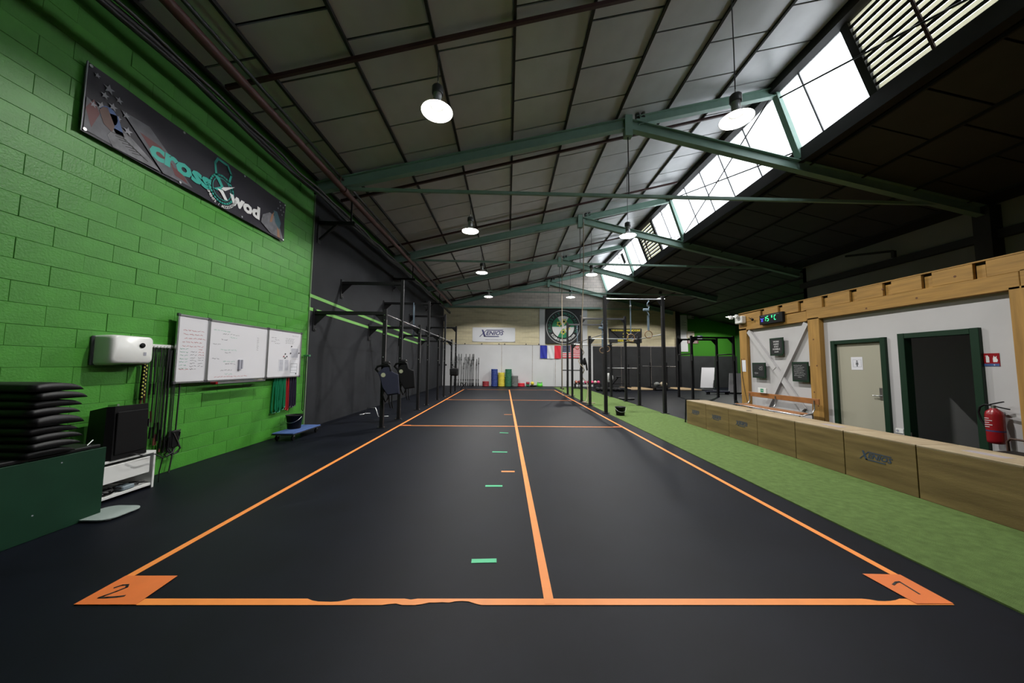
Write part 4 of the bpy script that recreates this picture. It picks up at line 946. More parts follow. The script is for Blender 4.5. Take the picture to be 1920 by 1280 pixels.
# bathroom scale
t=thing('bathroom_scale','glass bathroom scale lying on the black floor by the crate','scale',(-3.79,3.32,0))
o=rr(.17,.17,.09,5); obj('glass_plate',MB().prism([(a*1.0,b*.95) for a,b in o],FL((0,0,.018)),.008),GLASSG,t)
for sx in (-1,1):
    for sy in (-1,1): obj('foot',MB().lathe([(.02,0),(.02,.018)],(sx*.11,sy*.1,0),12),CHROME,t)
obj('display_strip',MB().bbox(-.05,.05,.06,.11,.010,.018,.002),DGREY,t); obj('sensor_panel',MB().bbox(-.16,-.02,-.12,.04,.013,.0175,.001),mat('pale_foil',(.35,.38,.37),.4),t)
# ================================================================== LEFT PULL-UP RIG
PX=-2.87
t=thing('wall_rig','black pull-up rig of tall and short posts bolted to the black wall','pull-up rig',(PX,12.5,0))
yo=12.5
posts=[(7.73,2.74,7.60),(8.92,3.74,8.78),(10.78,2.74,10.45),(11.98,3.76,11.62),(13.8,2.74,13.4),(15.15,3.76,14.6),(17.0,2.74,16.55),(18.4,3.6,18.0)]
for y,h,yw in posts:
    yw=y
    obj('post',MB().bbox(-.04,.04,y-yo-.04,y-yo+.04,.01,h,.004),BLKST,t)
    obj('base_plate',MB().bbox(-.09,.09,y-yo-.07,y-yo+.07,0,.012,.002),BLKST,t)
    for sx in (-.07,.07): obj('bolt',MB().lathe([(.013,.012),(.013,.04)],(sx,y-yo-.03,0),8),CHROME,t)
    zb=h-.10; L=WX-PX+.03
    obj('wall_arm',MB().bbox(L,-.04,y-yo-.035,y-yo+.035,zb-.04,zb+.04,.004),BLKST,t)
    obj('gusset',MB().prism([(L,zb-.04),(L+.28,zb-.04),(L,zb-.32)],face((0,y-yo+.01,0),(1,0,0),(0,0,1)),.02),BLKST,t)
    obj('gusset',MB().prism([(-.04,zb-.04),(-.24,zb-.04),(-.04,zb-.24)],face((0,y-yo+.01,0),(1,0,0),(0,0,1)),.02),BLKST,t)
    obj('wall_plate',MB().bbox(L-.005,L+.02,y-yo-.06,y-yo+.06,zb-.42,zb+.10,.003),BLKST,t)
    for z in (zb+.07,zb-.38): obj('bolt',MB().lathe([(.012,L+.02),(.012,L+.045)],(0,y-yo,z),8,'X'),CHROME,t)
    for z in (2.60,2.48,2.15,1.62,1.5)[:4]: obj('bolt',MB().lathe([(.013,0),(.013,-.012)],(0,y-yo-.041,z),8,'Y'),CHROME,t)
    obj('bright_edge',MB().bbox(.036,.042,y-yo-.012,y-yo+.012,1.5,h-.25,.002),CHROME if h<3 else DGREY,t)
for (a,b) in zip(posts[:-1],posts[1:]):
    obj('pullup_bar',MB().tube([(0,a[0]-yo+.04,2.62),(0,b[0]-yo-.04,2.62)],.017,8),ALU,t)
for y in (13.8,15.15,17.0):
    obj('j_hook',MB().bbox(.04,.10,y-yo-.03,y-yo+.03,1.40,1.48,.004),BLKST,t)
# vests and bag hanging on the rig posts
def vest(loc,m_,lab):
    t=thing('weight_vest',lab,'weight vest',loc,'weight vests on the rig')
    o=[(-.02,.0),(.10,.02),(.17,-.10),(.30,-.16),(.34,-.60),(.08,-.64),(-.04,-.45),(-.10,-.22),(-.14,-.12)]
    v=[];n=len(o)
    M_=face((0,0,0),(1,.15,0),(0,0,1)); mb=MB(); mb.prism(o,M_,.05); mb.prism([(a*.92+.01,b*.92-.02) for a,b in o],M_@Matrix.Translation((0,0,.05)),.02); obj('body',mb,m_,t)
    obj('shoulder_strap',MB().tube([(-.12,-.02,-.12),(-.2,-.02,-.04),(-.16,-.03,.02),(-.05,-.03,.05),(.06,-.03,.09),(.12,-.03,.03),(.14,-.03,-.08)],.03,6),BPLAS,t)
    obj('collar',MB().bbox(-.06,.12,-.05,.05,.0,.14,.03),BPLAS,t)
    obj('badge',MB().prism([(-.02+.05*cos(a*pi/6),-.17+.05*sin(a*pi/6)) for a in range(12)],M_@Matrix.Translation((0,0,.07)),.006),mat('pale_badge',(.40,.42,.28),.6),t)
    obj('waist_strap',MB().tube([(.0,-.02,-.5),(-.02,-.03,-.62),(.05,-.04,-.78),(.1,-.03,-.7),(.12,-.02,-.6)],.022,6),BPLAS,t)
    for k in range(2): obj('buckle_strap',MB().tube([(.12+.06*k,-.02,-.6),(.13+.06*k,-.03,-.8),(.16+.05*k,-.02,-.92)],.014,6),BPLAS,t)
    return t
vest((PX+.07,7.64,1.38),NAVY,'navy weight vest with pale badge hung on the nearest rig post')
vest((PX+.09,8.83,1.44),BFOAM,'black weight vest with pale badge hung on the second rig post')
t=thing('gym_bag','black bag hanging at waist height between two far rig posts','bag',(PX+.16,16.7,1.0)); obj('body',MB().bbox(-.16,.26,-.15,.15,-.10,.28,.05),BFOAM,t); obj('strap',MB().tube([(-.1,0,.28),(-.02,0,.4),(.12,0,.28)],.012,6),BPLAS,t); obj('pocket',MB().bbox(-.1,.2,-.19,-.15,-.06,.14,.02),BPLAS,t)
t=thing('hanging_strap','thin blue grey strap looped over the second rig arm','strap',(PX-.55,11.98,2.45)); obj('loop',MB().tube([(-.0,.05,1.24),(0,-.05,1.24),(0,-.06,.9),(.01,-.06,0),(.01,.06,0),(0,.06,.9)],.013,6,closed=True),STRAP,t)
t=thing('lace','pair of shoe laces or clips on the floor at the black wall','strap',(WX+.35,9.6,.0)); obj('cord',MB().tube([(0,0,.012),(.05,.1,.012),(.12,.15,.03),(.18,.3,.012)],.011,6),CHROME,t)
t=thing('parallette','small tubular steel stand on the floor beside the black wall','stand',(-3.75,9.3,0)); obj('frame',MB().tube([(-.2,0,.01),(-.1,0,.25),(.12,0,.25),(.2,0,.01),(.45,.1,.01)],.012,6),CHROME,t)
# stool by the rig
t=thing('stool','small black folding stool beside the far rig posts','stool',(-2.55,19.6,0)); obj('seat',MB().bbox(-.25,.25,-.15,.15,.42,.45,.01),GRYR,t)
for a in (-1,1): obj('leg',MB().tube([(a*.2,-.12,0),(-a*.15,-.12,.42)],.014,6),BLKST,t); obj('leg',MB().tube([(a*.2,.12,0),(-a*.15,.12,.42)],.014,6),BLKST,t)
# ================================================================== BACK WALL: BARS, PLATES, BANNERS
def barbell(loc,L,lab,m_=GRIT,lean=.10,sl=.025):
    t=thing('barbell',lab,'barbell',loc,'barbells standing against the far wall')
    d=Vector((0,lean,L)).normalized()
    P=lambda a: d*a
    obj('sleeve',MB().tube([P(0.0),P(.42)],sl,8),m_,t); obj('shaft',MB().tube([P(.42),P(L-.42)],.017,6),m_,t); obj('sleeve',MB().tube([P(L-.42),P(L)],sl,8),m_,t)
    obj('foot_cup',MB().lathe([(.04,0),(.036,.20),(.030,.22)],(0,0,0),10),BPLAS,t)
    for a in (.42,L-.42): obj('collar',MB().tube([P(a-.03),P(a+.03)],sl*1.5,8),BLKST,t)
xs=[(-3.62,2.0),(-3.50,2.05),(-3.36,2.2),(-3.18,2.2),(-3.02,1.6),(-2.86,2.2),(-2.72,2.0),(-2.60,2.2),(-2.50,1.8),(-2.40,2.2),(-2.32,2.2),(-2.12,1.85),(-1.98,1.95)]
ORD=['closest to the left rig','second from the left rig','third from the left rig','fourth from the left rig','fifth from the left rig, a shorter bar','sixth from the left rig','seventh from the left rig','eighth from the left rig','middle right of the row, shorter','tenth from the left rig','eleventh from the left rig','second from the red plates','nearest the red plates']
for (x,L),l in zip(xs,ORD): barbell((x,YB-.36,.0),L,'barbell standing upright against the white wall, '+l,GRIT)
def plate(x,y,z,r,h,m_,lab,grp):
    t=thing('bumper_plate',lab,'weight plate',(x,y,z),grp)
    obj('disc',MB().lathe([(.026,0),(r*.5,0),(r*.82,.004),(r*.9,0),(r,.006),(r,h-.006),(r*.9,h),(r*.82,h-.004),(r*.5,h),(.026,h)],(0,0,0),28,cap=False),m_,t)
    obj('hub',MB().lathe([(.026,0),(.05,0),(.05,h),(.026,h)],(0,0,0),16,cap=False),CHROME,t)
    return t
stacks=[('dark red',REDP,-1.47,.225,5,.066,'beside the barbells'),('blue',BLUER,-.88,.225,16,.0735,'in the tall blue stack'),('yellow',YELR,-.40,.225,13,.072,'in the yellow stack'),('green',GRNR,.08,.225,18,.0655,'in the tall green stack'),('grey',GRYR,.52,.225,11,.066,'in the grey stack'),('bright red',BRED,.97,.23,3,.075,'in the low bright red stack')]
OD=['bottom','second from the bottom','third from the bottom','fourth from the bottom','fifth from the bottom','sixth from the bottom','seventh from the bottom','eighth from the bottom','ninth from the bottom','tenth from the bottom','eleventh from the bottom','twelfth from the bottom','thirteenth from the bottom','fourteenth from the bottom','fifteenth from the bottom','sixteenth from the bottom','second from the top','topmost']
for c,m_,x,r,n,h,w_ in stacks:
    for k in range(n):
        pos='topmost' if k==n-1 else ('second from the top' if k==n-2 and n>3 else OD[k])
        plate(x+random.uniform(-.006,.006),YB-.36+random.uniform(-.006,.006),k*h,r,h-.002,m_,'%s bumper plate, %s %s'%(c,pos,w_),'%s plates stacked at the far wall'%c)
t=plate(1.42,YB-.3,0,.11,.14,GRNR,'small thick green plate on the floor beside the bright red stack','small plates'); del t['group']
t=plate(1.76,YB-.40,0,.20,.09,BLKR,'flat black plate under the small coloured weights','small plates'); del t['group']
t=plate(1.42,YB-.30,.142,.12,.16,REDP,'small dark red weight on top of the small green plate','small plates'); del t['group']
t=thing('small_ball','yellow rubber ball on the flat black plate','ball',(1.72,YB-.44,.216)); obj('shell',MB().sphere((0,0,0),.125,18),YELR,t); obj('valve',MB().lathe([(.012,-.124),(.012,-.127)],(0,0,0),8,'Y'),INK,t)
t=thing('lime_weight_stand','bright lime green plastic weight stand at the end of the plates','stand',(2.24,YB-.33,0)); obj('tub',MB().lathe([(.16,0),(.2,.04),(.19,.2),(.17,.2),(.17,.05)],(0,0,0),20),LIME,t)
for a in (-.13,.13): obj('knob',MB().sphere((a,0,.26),.05,10),LIME,t)
obj('grip',MB().bbox(-.1,.08,-.02,.02,.23,.28,.01),DGREY,t)
tag(obj('dark_mat',MB().bbox(1.97,2.03,YB-.5,YB-.25,0,.09,.01),mat('dark_green_mat',(.01,.06,.03),.7)),'small dark green block beside the lime stand','block')
def sheet(name,x0,x1,z0,z1,m_,parent,y=0,wav=.02,ph=0,nx=20,nz=10):
    v=[];f=[]
    for d in (0,.004):
        for i in range(nx+1):
            for j in range(nz+1):
                u=i/nx;q=j/nz; yy=-wav*(.5+.5*sin((u*3.1+q*1.7)*3+ph))*(1-.3*q)-d
                v.append((x0+(x1-x0)*u,y+yy,z0+(z1-z0)*q))
    n1=(nx+1)*(nz+1)
    for i in range(nx):
        for j in range(nz): a=i*(nz+1)+j; f+=[(a,a+1,a+nz+2,a+nz+1),(a+n1,a+nz+1+n1,a+nz+2+n1,a+1+n1)]
    return obj(name,MB().add(v,f,True),m_,parent)
t=thing('white_banner','white banner with indigo lettering on the cream block wall','banner',(-.97,YB-.03,3.57)); sheet('sheet',-1.5,1.5,-.50,.51,VINYLW,t,-.0,.012)
xen_logo(BW((.08,-.022,.10)),.96,t,XEN); text('web_address','www.xeniosusa.com',.13,PRINTG,BW((-.0,-.022,-.34)),t,sx=1.1)
for x in (-1.46,1.46):
    for z in (-.46,.47): obj('eyelet',MB().lathe([(.025,-.02),(.025,-.024)],(x,0,z),10,'Y'),CHROME,t)
# club banner
t=thing('club_banner','square black club banner with a round green emblem','banner',(3.93,YB-.08,4.20)); sheet('sheet',-1.29,1.29,-1.22,1.22,CLOTH,t,0,.03)
def ring(r0,r1,M_,a0=0,a1=2*pi,n=48,t_=.002,c=(0,0)):
    mb=MB()
    for i in range(n):
        p,q=a0+(a1-a0)*i/n,a0+(a1-a0)*(i+1)/n
        mb.prism([(c[0]+r0*cos(p),c[1]+r0*sin(p)),(c[0]+r1*cos(p),c[1]+r1*sin(p)),(c[0]+r1*cos(q),c[1]+r1*sin(q)),(c[0]+r0*cos(q),c[1]+r0*sin(q))],M_,t_)
    return mb
M_=BW((-.03,-.038,-.04)); M2=BW((-.03,-.041,-.04)); M3=BW((-.03,-.044,-.04))
obj('outer_ring',ring(1.15,1.20,M_),PRLG if 0 else mat('silver_print',(.35,.36,.36),.6),t)
for k in range(6): obj('disc_sector',ring(.02,.78,M_,pi/2-pi/6+k*pi/3,pi/2+pi/6+k*pi/3,10),PRW if k%2==0 else PRGR,t)
arc_text('lettering','CROSSFIT MONTAUBAN',.95,-.0,0,pi*1.10,-pi*.10,.27,mat('dull_green_print',(.03,.17,.12),.6),M_,t,False,.008)
arc_text('lettering','FORGING ELITE FITNESS',.96,0,0,pi*1.20,pi*1.80,.20,PRW,M_,t,True,.010)
mb=MB()
rnd=random.Random(8)
for (cx,cz) in ((-.28,.22),(.08,.40),(.32,-.1),(0,-.35)):
    for a in range(5):
        q=stroke([(cx+.17*cos(a*1.256),cz+.17*sin(a*1.256)),(cx+.08*cos(a*1.256+.5),cz+.08*sin(a*1.256+.5)),(cx+.17*cos(a*1.256+1.0),cz+.17*sin(a*1.256+1.0))],.045,M2); mb.add(q.v,q.f)
obj('yellow_emblem',mb,PRY,t); mb=MB()
for (cx,cz) in ((-.28,.22),(.06,.38),(.32,-.1),(0,-.35)): mb.prism([(cx+.075*cos(a*pi/4),cz+.075*sin(a*pi/4)) for a in range(8)],M3,.002)
obj('dark_emblem',mb,DGREEN,t); obj('white_emblem',MB().prism([(-.4,-.08),(.25,.12),(.3,.2),(.3,-.05),(-.05,-.14)],M3,.002),PRW,t)
t=thing('french_flag','blue white and red flag hanging on the white wall','flag',(3.02,YB-.06,2.39)); sheet('blue_band',-.73,-.24,-.45,.45,FRB,t,0,.05,1); sheet('white_band',-.24,.27,-.47,.45,FRW,t,0,.05,2.3); sheet('red_band',.27,.73,-.46,.45,FRR,t,0,.05,4)
t=thing('american_flag','stars and stripes flag on the white wall behind the rig','flag',(4.54,YB-.06,2.41))
for k in range(13):
    z0=-.43+.86*k/13; xa=-.68 if k<6 else -.12
    sheet('stripe',xa,.68,z0,z0+.86/13,FRR if k%2==0 else FRW,t,0,.02,0,8,1)
sheet('canton',-.68,-.12,-.43+.86*6/13,.43,mat('flag_navy',(.03,.035,.09),.7),t,0,.02,0,6,4)
for i in range(6):
    for j in range(4): obj('star',star(-.62+.09*i,.03+.10*j,.026,BW((0,-.03,0))),FRW,t)
t=thing('black_banner','black banner with yellow print behind the hanging rings','banner',(8.32,YB-.03,3.60)); sheet('sheet',-1.18,1.16,-.49,.50,CLOTH,t,0,.05,.6)
M_=BW((0,-.062,0)); mb=MB()
x=-1.0
while x<.45:
    w_=rnd.uniform(.05,.11); mb.prism([(x,.30),(x+w_,.30),(x+w_,.42),(x,.42)],M_,.002); x+=w_+.03
obj('faded_print',mb,PRY,t); text('lettering','.COM',.19,PRY,M_@Matrix.Translation((.72,.36,0)),t,sx=1.3,bold=.012)
mb=MB(); x=-.55
while x<.5:
    w_=rnd.uniform(.06,.11); mb.prism([(x,-.44),(x+w_,-.44),(x+w_,-.28),(x,-.28)],M_,.002); x+=w_+.035
obj('faded_print',mb,PRY,t); mb=ring(.16,.22,M_,.4,2.8,14,.002,(0,.02)); q=ring(.16,.21,M_,3.4,6,14,.002,(0,-.02)); mb.add(q.v,q.f); mb.prism([(-.05,-.12),(.06,-.12),(.03,.12),(-.06,.10)],M_,.002); obj('yellow_figure',mb,PRY,t)
for sx in (-1,1): obj('crease',MB().bar((sx*1.1,-.065,.45),(sx*.35,-.065,-.2),.05,.008),PRINTG if sx>0 else PRLG,t)
# ================================================================== RIGHT RIG OVER THE TURF
t=thing('free_rig','large black free-standing rig straddling the green turf','pull-up rig',(3.98,13.5,0)); yo=13.5; xl,xr=3.05-3.98,4.88-3.98
rows=[(10.27,3.66,'t'),(12.24,2.56,'s'),(13.62,3.52,'t'),(15.55,2.56,'s'),(16.75,3.66,'t')]
for y,h,k in rows:
    for x in (xl,xr):
        obj('post',MB().bbox(x-.045,x+.045,y-yo-.05,y-yo+.05,.02,h,.005),BLKST,t); obj('base_plate',MB().bbox(x-.1,x+.1,y-yo-.09,y-yo+.09,.0125,.026,.002),BLKST,t)
    z=h-.1
    if k=='t': obj('crossbar',MB().tube([(xl+.04,y-yo,z),(xr-.04,y-yo,z)],.022,10),ALU,t) if y<12 else obj('crossbar',MB().bbox(xl+.04,xr-.04,y-yo-.03,y-yo+.03,z-.05,z+.02,.004),DGREY,t)
    else: obj('crossbar',MB().tube([(xl+.04,y-yo,z),(xr-.04,y-yo,z)],.018,10),ALU,t)
    for sx,x in ((1,xl),(-1,xr)): obj('gusset',MB().prism([(x+sx*.04,z),(x+sx*.22,z),(x+sx*.04,z-.22)],face((0,y-yo+.01,0),(1,0,0),(0,0,1)),.02),BLKST,t)
for a,b in zip(rows[:-1],rows[1:]):
    for x in (xl,xr): obj('side_bar',MB().tube([(x,a[0]-yo+.05,2.46),(x,b[0]-yo-.05,2.46)],.018,8),ALU,t)
for x in (xl,xr):
    for z in (.6,.9,1.2,1.5,1.8,2.1): obj('bolt',MB().lathe([(.012,0),(.012,-.008)],(x,12.24-yo-.05,z),8,'Y'),DGREY,t)
def rings_(x,y,ztop,zr_,lab,tw=0):
    t=thing('gym_ring',lab,'gymnastic ring',(x,y,zr_),'gymnastic rings on straps')
    R=.115
    obj('ring',MB().tube([(R*cos(a),0,R*sin(a)) for a in [2*pi*i/24 for i in range(24)]],.015,8,closed=True),RINGW,t)
    h=ztop-zr_
    obj('strap',MB().bar((0,0,R),(0,0,h),.035,.006,up=(0,1,0)) if not tw else MB().bar((0,0,R),(0,0,h*.55),.06,.02,up=(0,1,0)).tube([(.03*sin(i*1.7),.02*cos(i*2.1),h*.5+h*.5*i/9) for i in range(10)],.022,6),STRAP,t)
    if tw: obj('strap_bundle',MB().bbox(-.16,.04,-.03,.03,h*.66,h*.74,.02),STRAP,t)
    obj('buckle',MB().bbox(-.03,.03,-.02,.02,h*.8,h*.84,.004),CHROME,t)
rings_(3.86,10.27,3.56,2.34,'gym ring on a straight blue grey strap, front pair nearest the lane'); rings_(4.42,10.27,3.56,2.45,'gym ring on a knotted strap, front pair nearest the booth',1)
rings_(3.93,13.62,3.42,2.10,'gym ring on a knotted strap on the middle crossbar',1); rings_(4.12,13.62,3.42,2.16,'gym ring on a straight strap on the middle crossbar')
rings_(3.55,16.75,3.56,2.4,'gym ring on a strap on the farthest crossbar')
# climbing ropes
t=thing('climbing_rope','tan climbing rope hanging free in front of the far wall','rope',(2.65,16.0,0)); obj('rope',MB().tube([(.0,0,6.9)]+[(.006*sin(k),.0,6.8-.45*k) for k in range(15)]+[(0,0,.03),(.1,-.1,.03),(.35,-.2,.03),(.6,.05,.03),(.4,.4,.03)],.018,6),ROPE,t); obj('top_shackle',MB().tube([(0,0,6.88),(0,0,7.05)],.02,6),CHROME,t)
t=thing('climbing_rope','tan climbing rope wound around the dark rig post','rope',(2.97,12.9,0))
pts=[(0.02,-.1,7.2),(.03,0,5),(.02,.3,3.2),(.06,.62,2.2)]+[(.08+.11*cos(k*1.0),.72+.11*sin(k*1.0),2.0-.12*k) for k in range(9)]+[(.26,.6,.8),(.3,.55,.5),(.26,.5,.2),(.2,.4,.03),(.0,.2,.03),(.15,.0,.03),(.4,-.15,.03)]
obj('rope',MB().tube(pts,.02,6),ROPE,t); obj('top_shackle',MB().tube([(0.02,-.1,7.18),(.02,-.1,7.3)],.02,6),CHROME,t)
# wall bar clutter tied on the far post
t=thing('hanging_jacket','dark jacket tied on the middle left post of the rig','jacket',(3.13,13.45,1.62)); obj('body',MB().sphere((0,0,0),.075,12,(1,.8,2.0)),BFOAM,t); obj('sleeve',MB().tube([(0,-.05,.15),(.06,-.08,-.1),(.10,-.06,-.35)],.035,8),BFOAM,t)
# squat stand near the back wall
t=thing('squat_stand','small black squat stand at the far end of the turf','squat stand',(4.0,20.6,.0125))
for x in (-.60,.55):
    obj('upright',MB().bbox(x-.035,x+.035,-.035,.035,.01,2.75 if x<0 else 1.3,.004),BLKST,t); obj('foot',MB().bbox(x-.04,x+.04,-.5,.5,0,.06,.004),BLKST,t)
obj('cross_member',MB().bbox(-.6,.55,-.03,.03,1.12,1.18,.004),BLKST,t); obj('cross_member',MB().bbox(-.1,.55,-.53,-.47,.06,.12,.004),BLKST,t)
for x in (-.35,.15,.38): obj('peg',MB().tube([(x,-.3,.06),(x,-.3,.5)],.025,8),BLKST,t)
# barbell rack with medicine balls near the back, pink row
t=thing('ball_rack','low dark rack holding the row of small coloured balls','rack',(5.15,21.3,0))
obj('shelf',MB().bbox(-.85,.85,-.2,.2,.26,.30,.01),BLKST,t)
for a in (-.8,.8): obj('leg',MB().bbox(a-.03,a+.03,-.18,.18,.015,.26,.005),BLKST,t)
for k,(m_,c) in enumerate(((mat('salmon_rubber',(.55,.18,.12),.5),'salmon pink'),(REDP,'dark red'),(VINYLW,'white'),(PINK,'pink'),(mat('crimson_rubber',(.5,.03,.08),.5),'crimson'),(PINK,'pink'),(mat('cream_rubber',(.7,.6,.5),.5),'cream'),(PINK,'pink'))):
    pos=['at the near-lane end','second in the row','third in the row','fourth in the row','fifth in the row','sixth in the row','seventh in the row','last, next to the rig post'][k]
    t=thing('small_weight_ball','%s small ball on the low dark rack, %s'%(c,pos),'ball',(4.42+.205*k,21.28,.405),'small balls on the rack')
    obj('shell',MB().sphere((0,0,0),.1,14),m_,t); obj('band',MB().tube([(.101*cos(a),0,.101*sin(a)) for a in [2*pi*i/20 for i in range(20)]],.006,5,closed=True),BPLAS,t)
for k in range(14):
    r=k%7; row=k//7
    t=thing('slam_ball','black slam ball in the %s row along the turf edge, %s'%(('front','rear')[row],['next to the turf','second from the turf','third from the turf','middle of the row','fifth from the turf','sixth from the turf','farthest from the turf'][r]),'ball',(5.25+.24*r,19.1+.26*row-.04*r,.145),'black slam balls')
    obj('shell',MB().sphere((0,0,-.026),.114,14),BLKR,t); obj('seam',MB().tube([(.115*cos(a),.115*sin(a),-.026) for a in [2*pi*i/20 for i in range(20)]],.004,4,closed=True),DGREY,t)
# bike with white fan cover
t=thing('air_bike','black exercise bike with a pale round fan behind the dark posts','exercise bike',(6.05,19.75,0))
obj('fan_housing',MB().lathe([(.02,-.06),(.26,-.06),(.28,0),(.26,.06),(.02,.06)],(0,0,.75),24,'Y'),WPLAS,t)
obj('frame',MB().bar((0,.0,.1),(.55,0,.75),.06).bar((-.3,0,.04),(.7,0,.04),.05).bar((0,0,.04),(0,0,.5),.05),BLKST,t); obj('seat',MB().bbox(.42,.72,-.1,.1,.76,.83,.02),BPLAS,t)
obj('handlebar',MB().tube([(0,-.2,1.2),(.0,-.2,1.0),(0,-.1,.6)],.018,8),BLKST,t); obj('foot_bar',MB().bbox(-.34,-.26,-.3,.3,0,.05,.01),BLKST,t); obj('foot_bar',MB().bbox(.66,.74,-.3,.3,0,.05,.01),BLKST,t)
# balance dome / black round item on turf edge
t=thing('round_step','low round dark step at the edge of the turf','step',(5.25,14.6,0)); obj('base',MB().lathe([(.32,0),(.34,.03),(.33,.06),(.0,.07)],(0,0,0),24),BPLAS,t); obj('rim',MB().tube([(.33*cos(a),.33*sin(a),.05) for a in [2*pi*i/28 for i in range(28)]],.015,6,closed=True),DGREY,t)
# lifting platforms
def platform(x,y,w_,d_,lab):
    t=thing('lifting_platform',lab,'platform',(x,y,0)); 
    obj('rubber_tile',MB().bbox(-w_/2,-w_/4,-d_/2,d_/2,0,.05,.005),BLKR,t); obj('rubber_tile',MB().bbox(w_/4,w_/2,-d_/2,d_/2,0,.05,.005),BLKR,t); obj('wood_centre',MB().bbox(-w_/4,w_/4,-d_/2,d_/2,0,.052,.004),mat('birch_deck',(.42,.30,.17),.5),t)
    return t
platform(8.3,21.3,3.0,2.2,'lifting platform with birch centre behind the right rig'); platform(11.2,21.3,2.8,2.2,'lifting platform with birch centre near the green corner')
def barrack(x,y,z,lab,ln=2.2):
    t=thing('squat_rack',lab,'squat rack',(x,y,.052))
    for a in (-.55,.55): obj('upright',MB().bbox(a-.03,a+.03,-.03,.03,0,z+.25,.004),BLKST,t); obj('foot',MB().bbox(a-.03,a+.03,-.35,.35,0,.05,.004),BLKST,t); obj('j_hook',MB().bbox(a-.03,a+.03,-.10,-.03,z-.06,z-.03,.003),BLKST,t)
    obj('cross_member',MB().bbox(-.55,.55,-.03,.03,.2,.26,.004),BLKST,t)
    b=thing('barbell','bright steel barbell racked on the '+('squat rack behind the ring straps' if x<9 else 'squat rack near the green corner'),'barbell',(x,y-.065,z+.055))
    obj('shaft',MB().tube([(-ln/2+.42,0,0),(ln/2-.42,0,0)],.015,8),CHROME,b)
    for a in (-1,1): obj('sleeve',MB().tube([(a*(ln/2-.42),0,0),(a*ln/2,0,0)],.025,8),CHROME,b); obj('collar',MB().tube([(a*(ln/2-.43),0,0),(a*(ln/2-.39),0,0)],.036,8),DGREY,b)
barrack(7.5,21.9,1.26,'black squat rack holding a bright barbell on the left platform'); barrack(10.05,21.9,1.40,'black squat rack holding a bright barbell on the right platform')
for k,(x,l) in enumerate(((9.05,'pale grey ball on a black stand, nearer the rig post'),(9.45,'larger pale pinkish ball beside the pale grey one'))):
    t=thing('gym_ball',l,'ball',(x,20.0,.37)); obj('shell',MB().sphere((0,0,0),.17+.04*k,18,(1,1,.8)),BEIGE if k else GRYR,t); obj('seam',MB().tube([((.171+.04*k)*cos(a),(.171+.04*k)*sin(a),0) for a in [2*pi*i/24 for i in range(24)]],.004,4,closed=True),DGREY,t)
t=thing('ball_stand','low black stand under the two pale balls','stand',(9.25,20.0,0)); obj('tray',MB().bbox(-.42,.42,-.18,.18,.14,.19,.02),BPLAS,t)
for a in (-.35,.35): obj('leg',MB().bbox(a-.03,a+.03,-.15,.15,0,.14,.005),BPLAS,t)
# ================================================================== FAR RIGHT POWER RACK AND LEANING BOARDS
t=thing('power_rack','wide black four post rack in front of the green corner','power rack',(9.2,15.3,0))
for x in (-.95,.95):
    for y in (-.6,.6):
        obj('post',MB().bbox(x-.045,x+.045,y-.045,y+.045,0,2.84,.004),BLKST,t); obj('silver_label',MB().bbox(x-.03,x-.01,y-.05,y-.044,1.72,2.0,.002),CHROME,t)
    obj('side_bar',MB().bbox(x-.03,x+.03,-.6,.6,2.0,2.05,.004),BLKST,t)
for y in (-.6,.6):
    obj('crossbar',MB().bbox(-.95,.95,y-.035,y+.035,2.72,2.80,.004),BLKST,t)
    for sx in (-1,1): obj('gusset',MB().prism([(sx*.91,2.72),(sx*.70,2.72),(sx*.91,2.48)][::sx],face((0,y+.01,0),(1,0,0),(0,0,1)),.02),BLKST,t)
def easel(loc,w_,h_,lab,ang=.22,lean=.12):
    t=thing('standing_whiteboard',lab,'whiteboard',loc)
    M_=face((0,0,.06),(1,-.15,0),(.20,lean*1.5,1)); mb=MB().prism([(-w_/2,0),(w_/2,0),(w_/2,h_),(-w_/2,h_)],M_,.02); obj('panel',mb,WBOARD,t)
    obj('ledge',MB().bbox(-w_/2-.1,w_/2+.05,-.14,.06,.03,.058,.004),CHROME,t); obj('prop',MB().tube([(w_/2-.05,-.12,.06),(w_/2+.0,-.12,.55),(w_/2+.16,.0,.62)],.014,8),BLKST,t)
    obj('rear_leg',MB().tube([(0,.12,.7),(0,.55,0)],.015,8),BLKST,t); obj('foot',MB().bbox(-w_/2,w_/2,-.1,.1,0,.03,.004),BLKST,t)
easel((13.3,22.0,0),.82,1.38,'tall pale board leaning in front of the dark panel, left of the two'); easel((12.6,18.2,0),.74,1.08,'pale squared board leaning beside the power rack, right of the two')
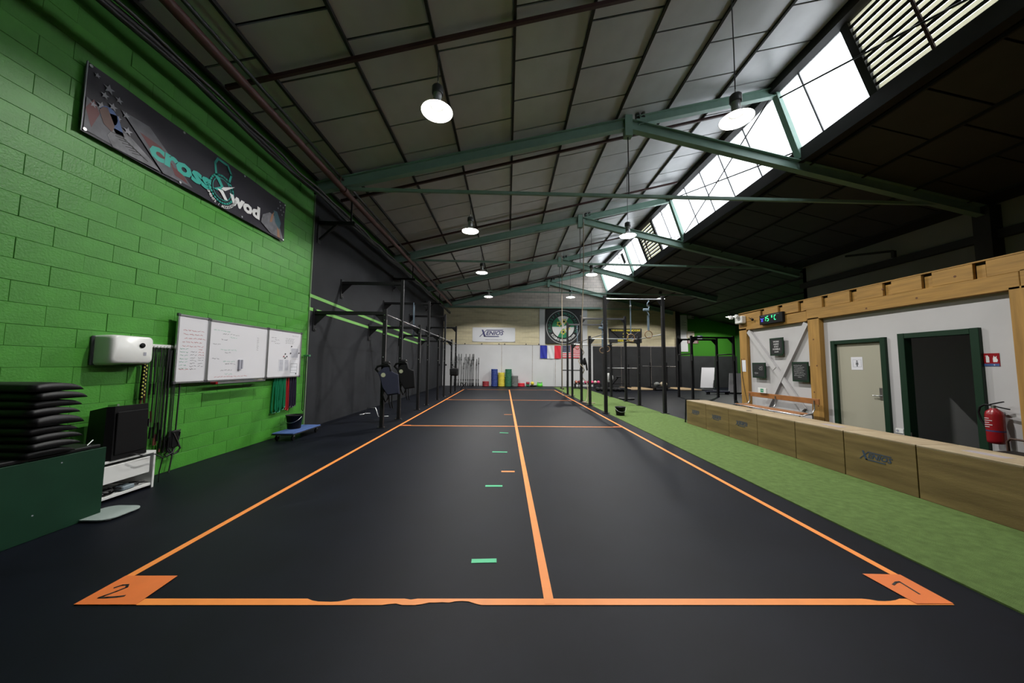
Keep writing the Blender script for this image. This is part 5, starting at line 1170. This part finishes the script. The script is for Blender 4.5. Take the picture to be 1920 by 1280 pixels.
t=thing('pale_mat_stack','pale lavender mat lying on the floor below the right leaning board','mat',(12.6,16.7,0)); obj('slab',MB().bbox(-.5,.5,-.4,.4,0,.06,.01),mat('lavender_mat',(.30,.26,.32),.7),t)
t=thing('blue_bench','low dark blue bench on the floor before the leaning boards','bench',(11.2,17.6,0)); obj('pad',MB().bbox(-.6,.6,-.15,.15,.10,.17,.02),NAVY,t)
for a in (-.5,.5): obj('leg',MB().bbox(a-.03,a+.03,-.12,.12,0,.1,.005),BLKST,t)
# posters in the green corner
for k,(x,z,w_,h_,m_,l) in enumerate(((12.5,4.5,.4,.5,PAPER,'pale notice sheet highest on the corner pier'),(13.0,4.95,.55,.3,DGREY,'small black and white sign high in the corner'),(12.95,3.7,.55,.5,BEIGE,'busy cream and red poster'),(13.1,3.2,.8,.25,PRRED,'row of small dark red stickers'),(13.6,3.5,.4,.3,PRNB,'small violet and white sticker'))):
    t=thing('wall_poster',l+' on the green corner wall','poster',(x,YB-.05,z)); obj('sheet',MB().bbox(-w_/2,w_/2,-.01,0,-h_/2,h_/2,.002),m_,t); mb=MB()
    for i in range(4): mb.prism([(-w_*.4,h_*.3-i*h_*.2),(w_*(.1+.3*(i%2)),h_*.3-i*h_*.2),(w_*(.1+.3*(i%2)),h_*.38-i*h_*.2),(-w_*.4,h_*.38-i*h_*.2)],BW((0,-.011,0)),.002)
    o=obj('printed_blocks',mb,PRW if k!=0 else PRINTG,t)
# small folding frame at the end of the plyo boxes
t=thing('sled_handle','dark tubular frame leaning against the end of the jump boxes','frame',(4.75,8.62,0))
for x in (-.1,.25): obj('tube',MB().tube([(x,.05,0),(x,.0,.6)],.018,8),BLKST,t)
obj('tube',MB().tube([(-.1,0,.6),(.25,0,.6)],.018,8),BLKST,t); obj('pad',MB().bbox(-.02,.17,.02,.10,.05,.52,.02),DGREY,t)
# grouping by hand: mark stuff
for o in bpy.data.objects:
    if o.name.split('.')[0] in ('printed_stars','printed_red_folds','handwriting','printed_text','faded_print','printed_tread_grooves','printed_blocks','chalk_writing','yellow_checks','printed_flag_folds','table_lines','label_text','green_digits','blue_digits','yellow_emblem','dark_emblem','logo_mark','frame_line'): o['kind']='stuff'
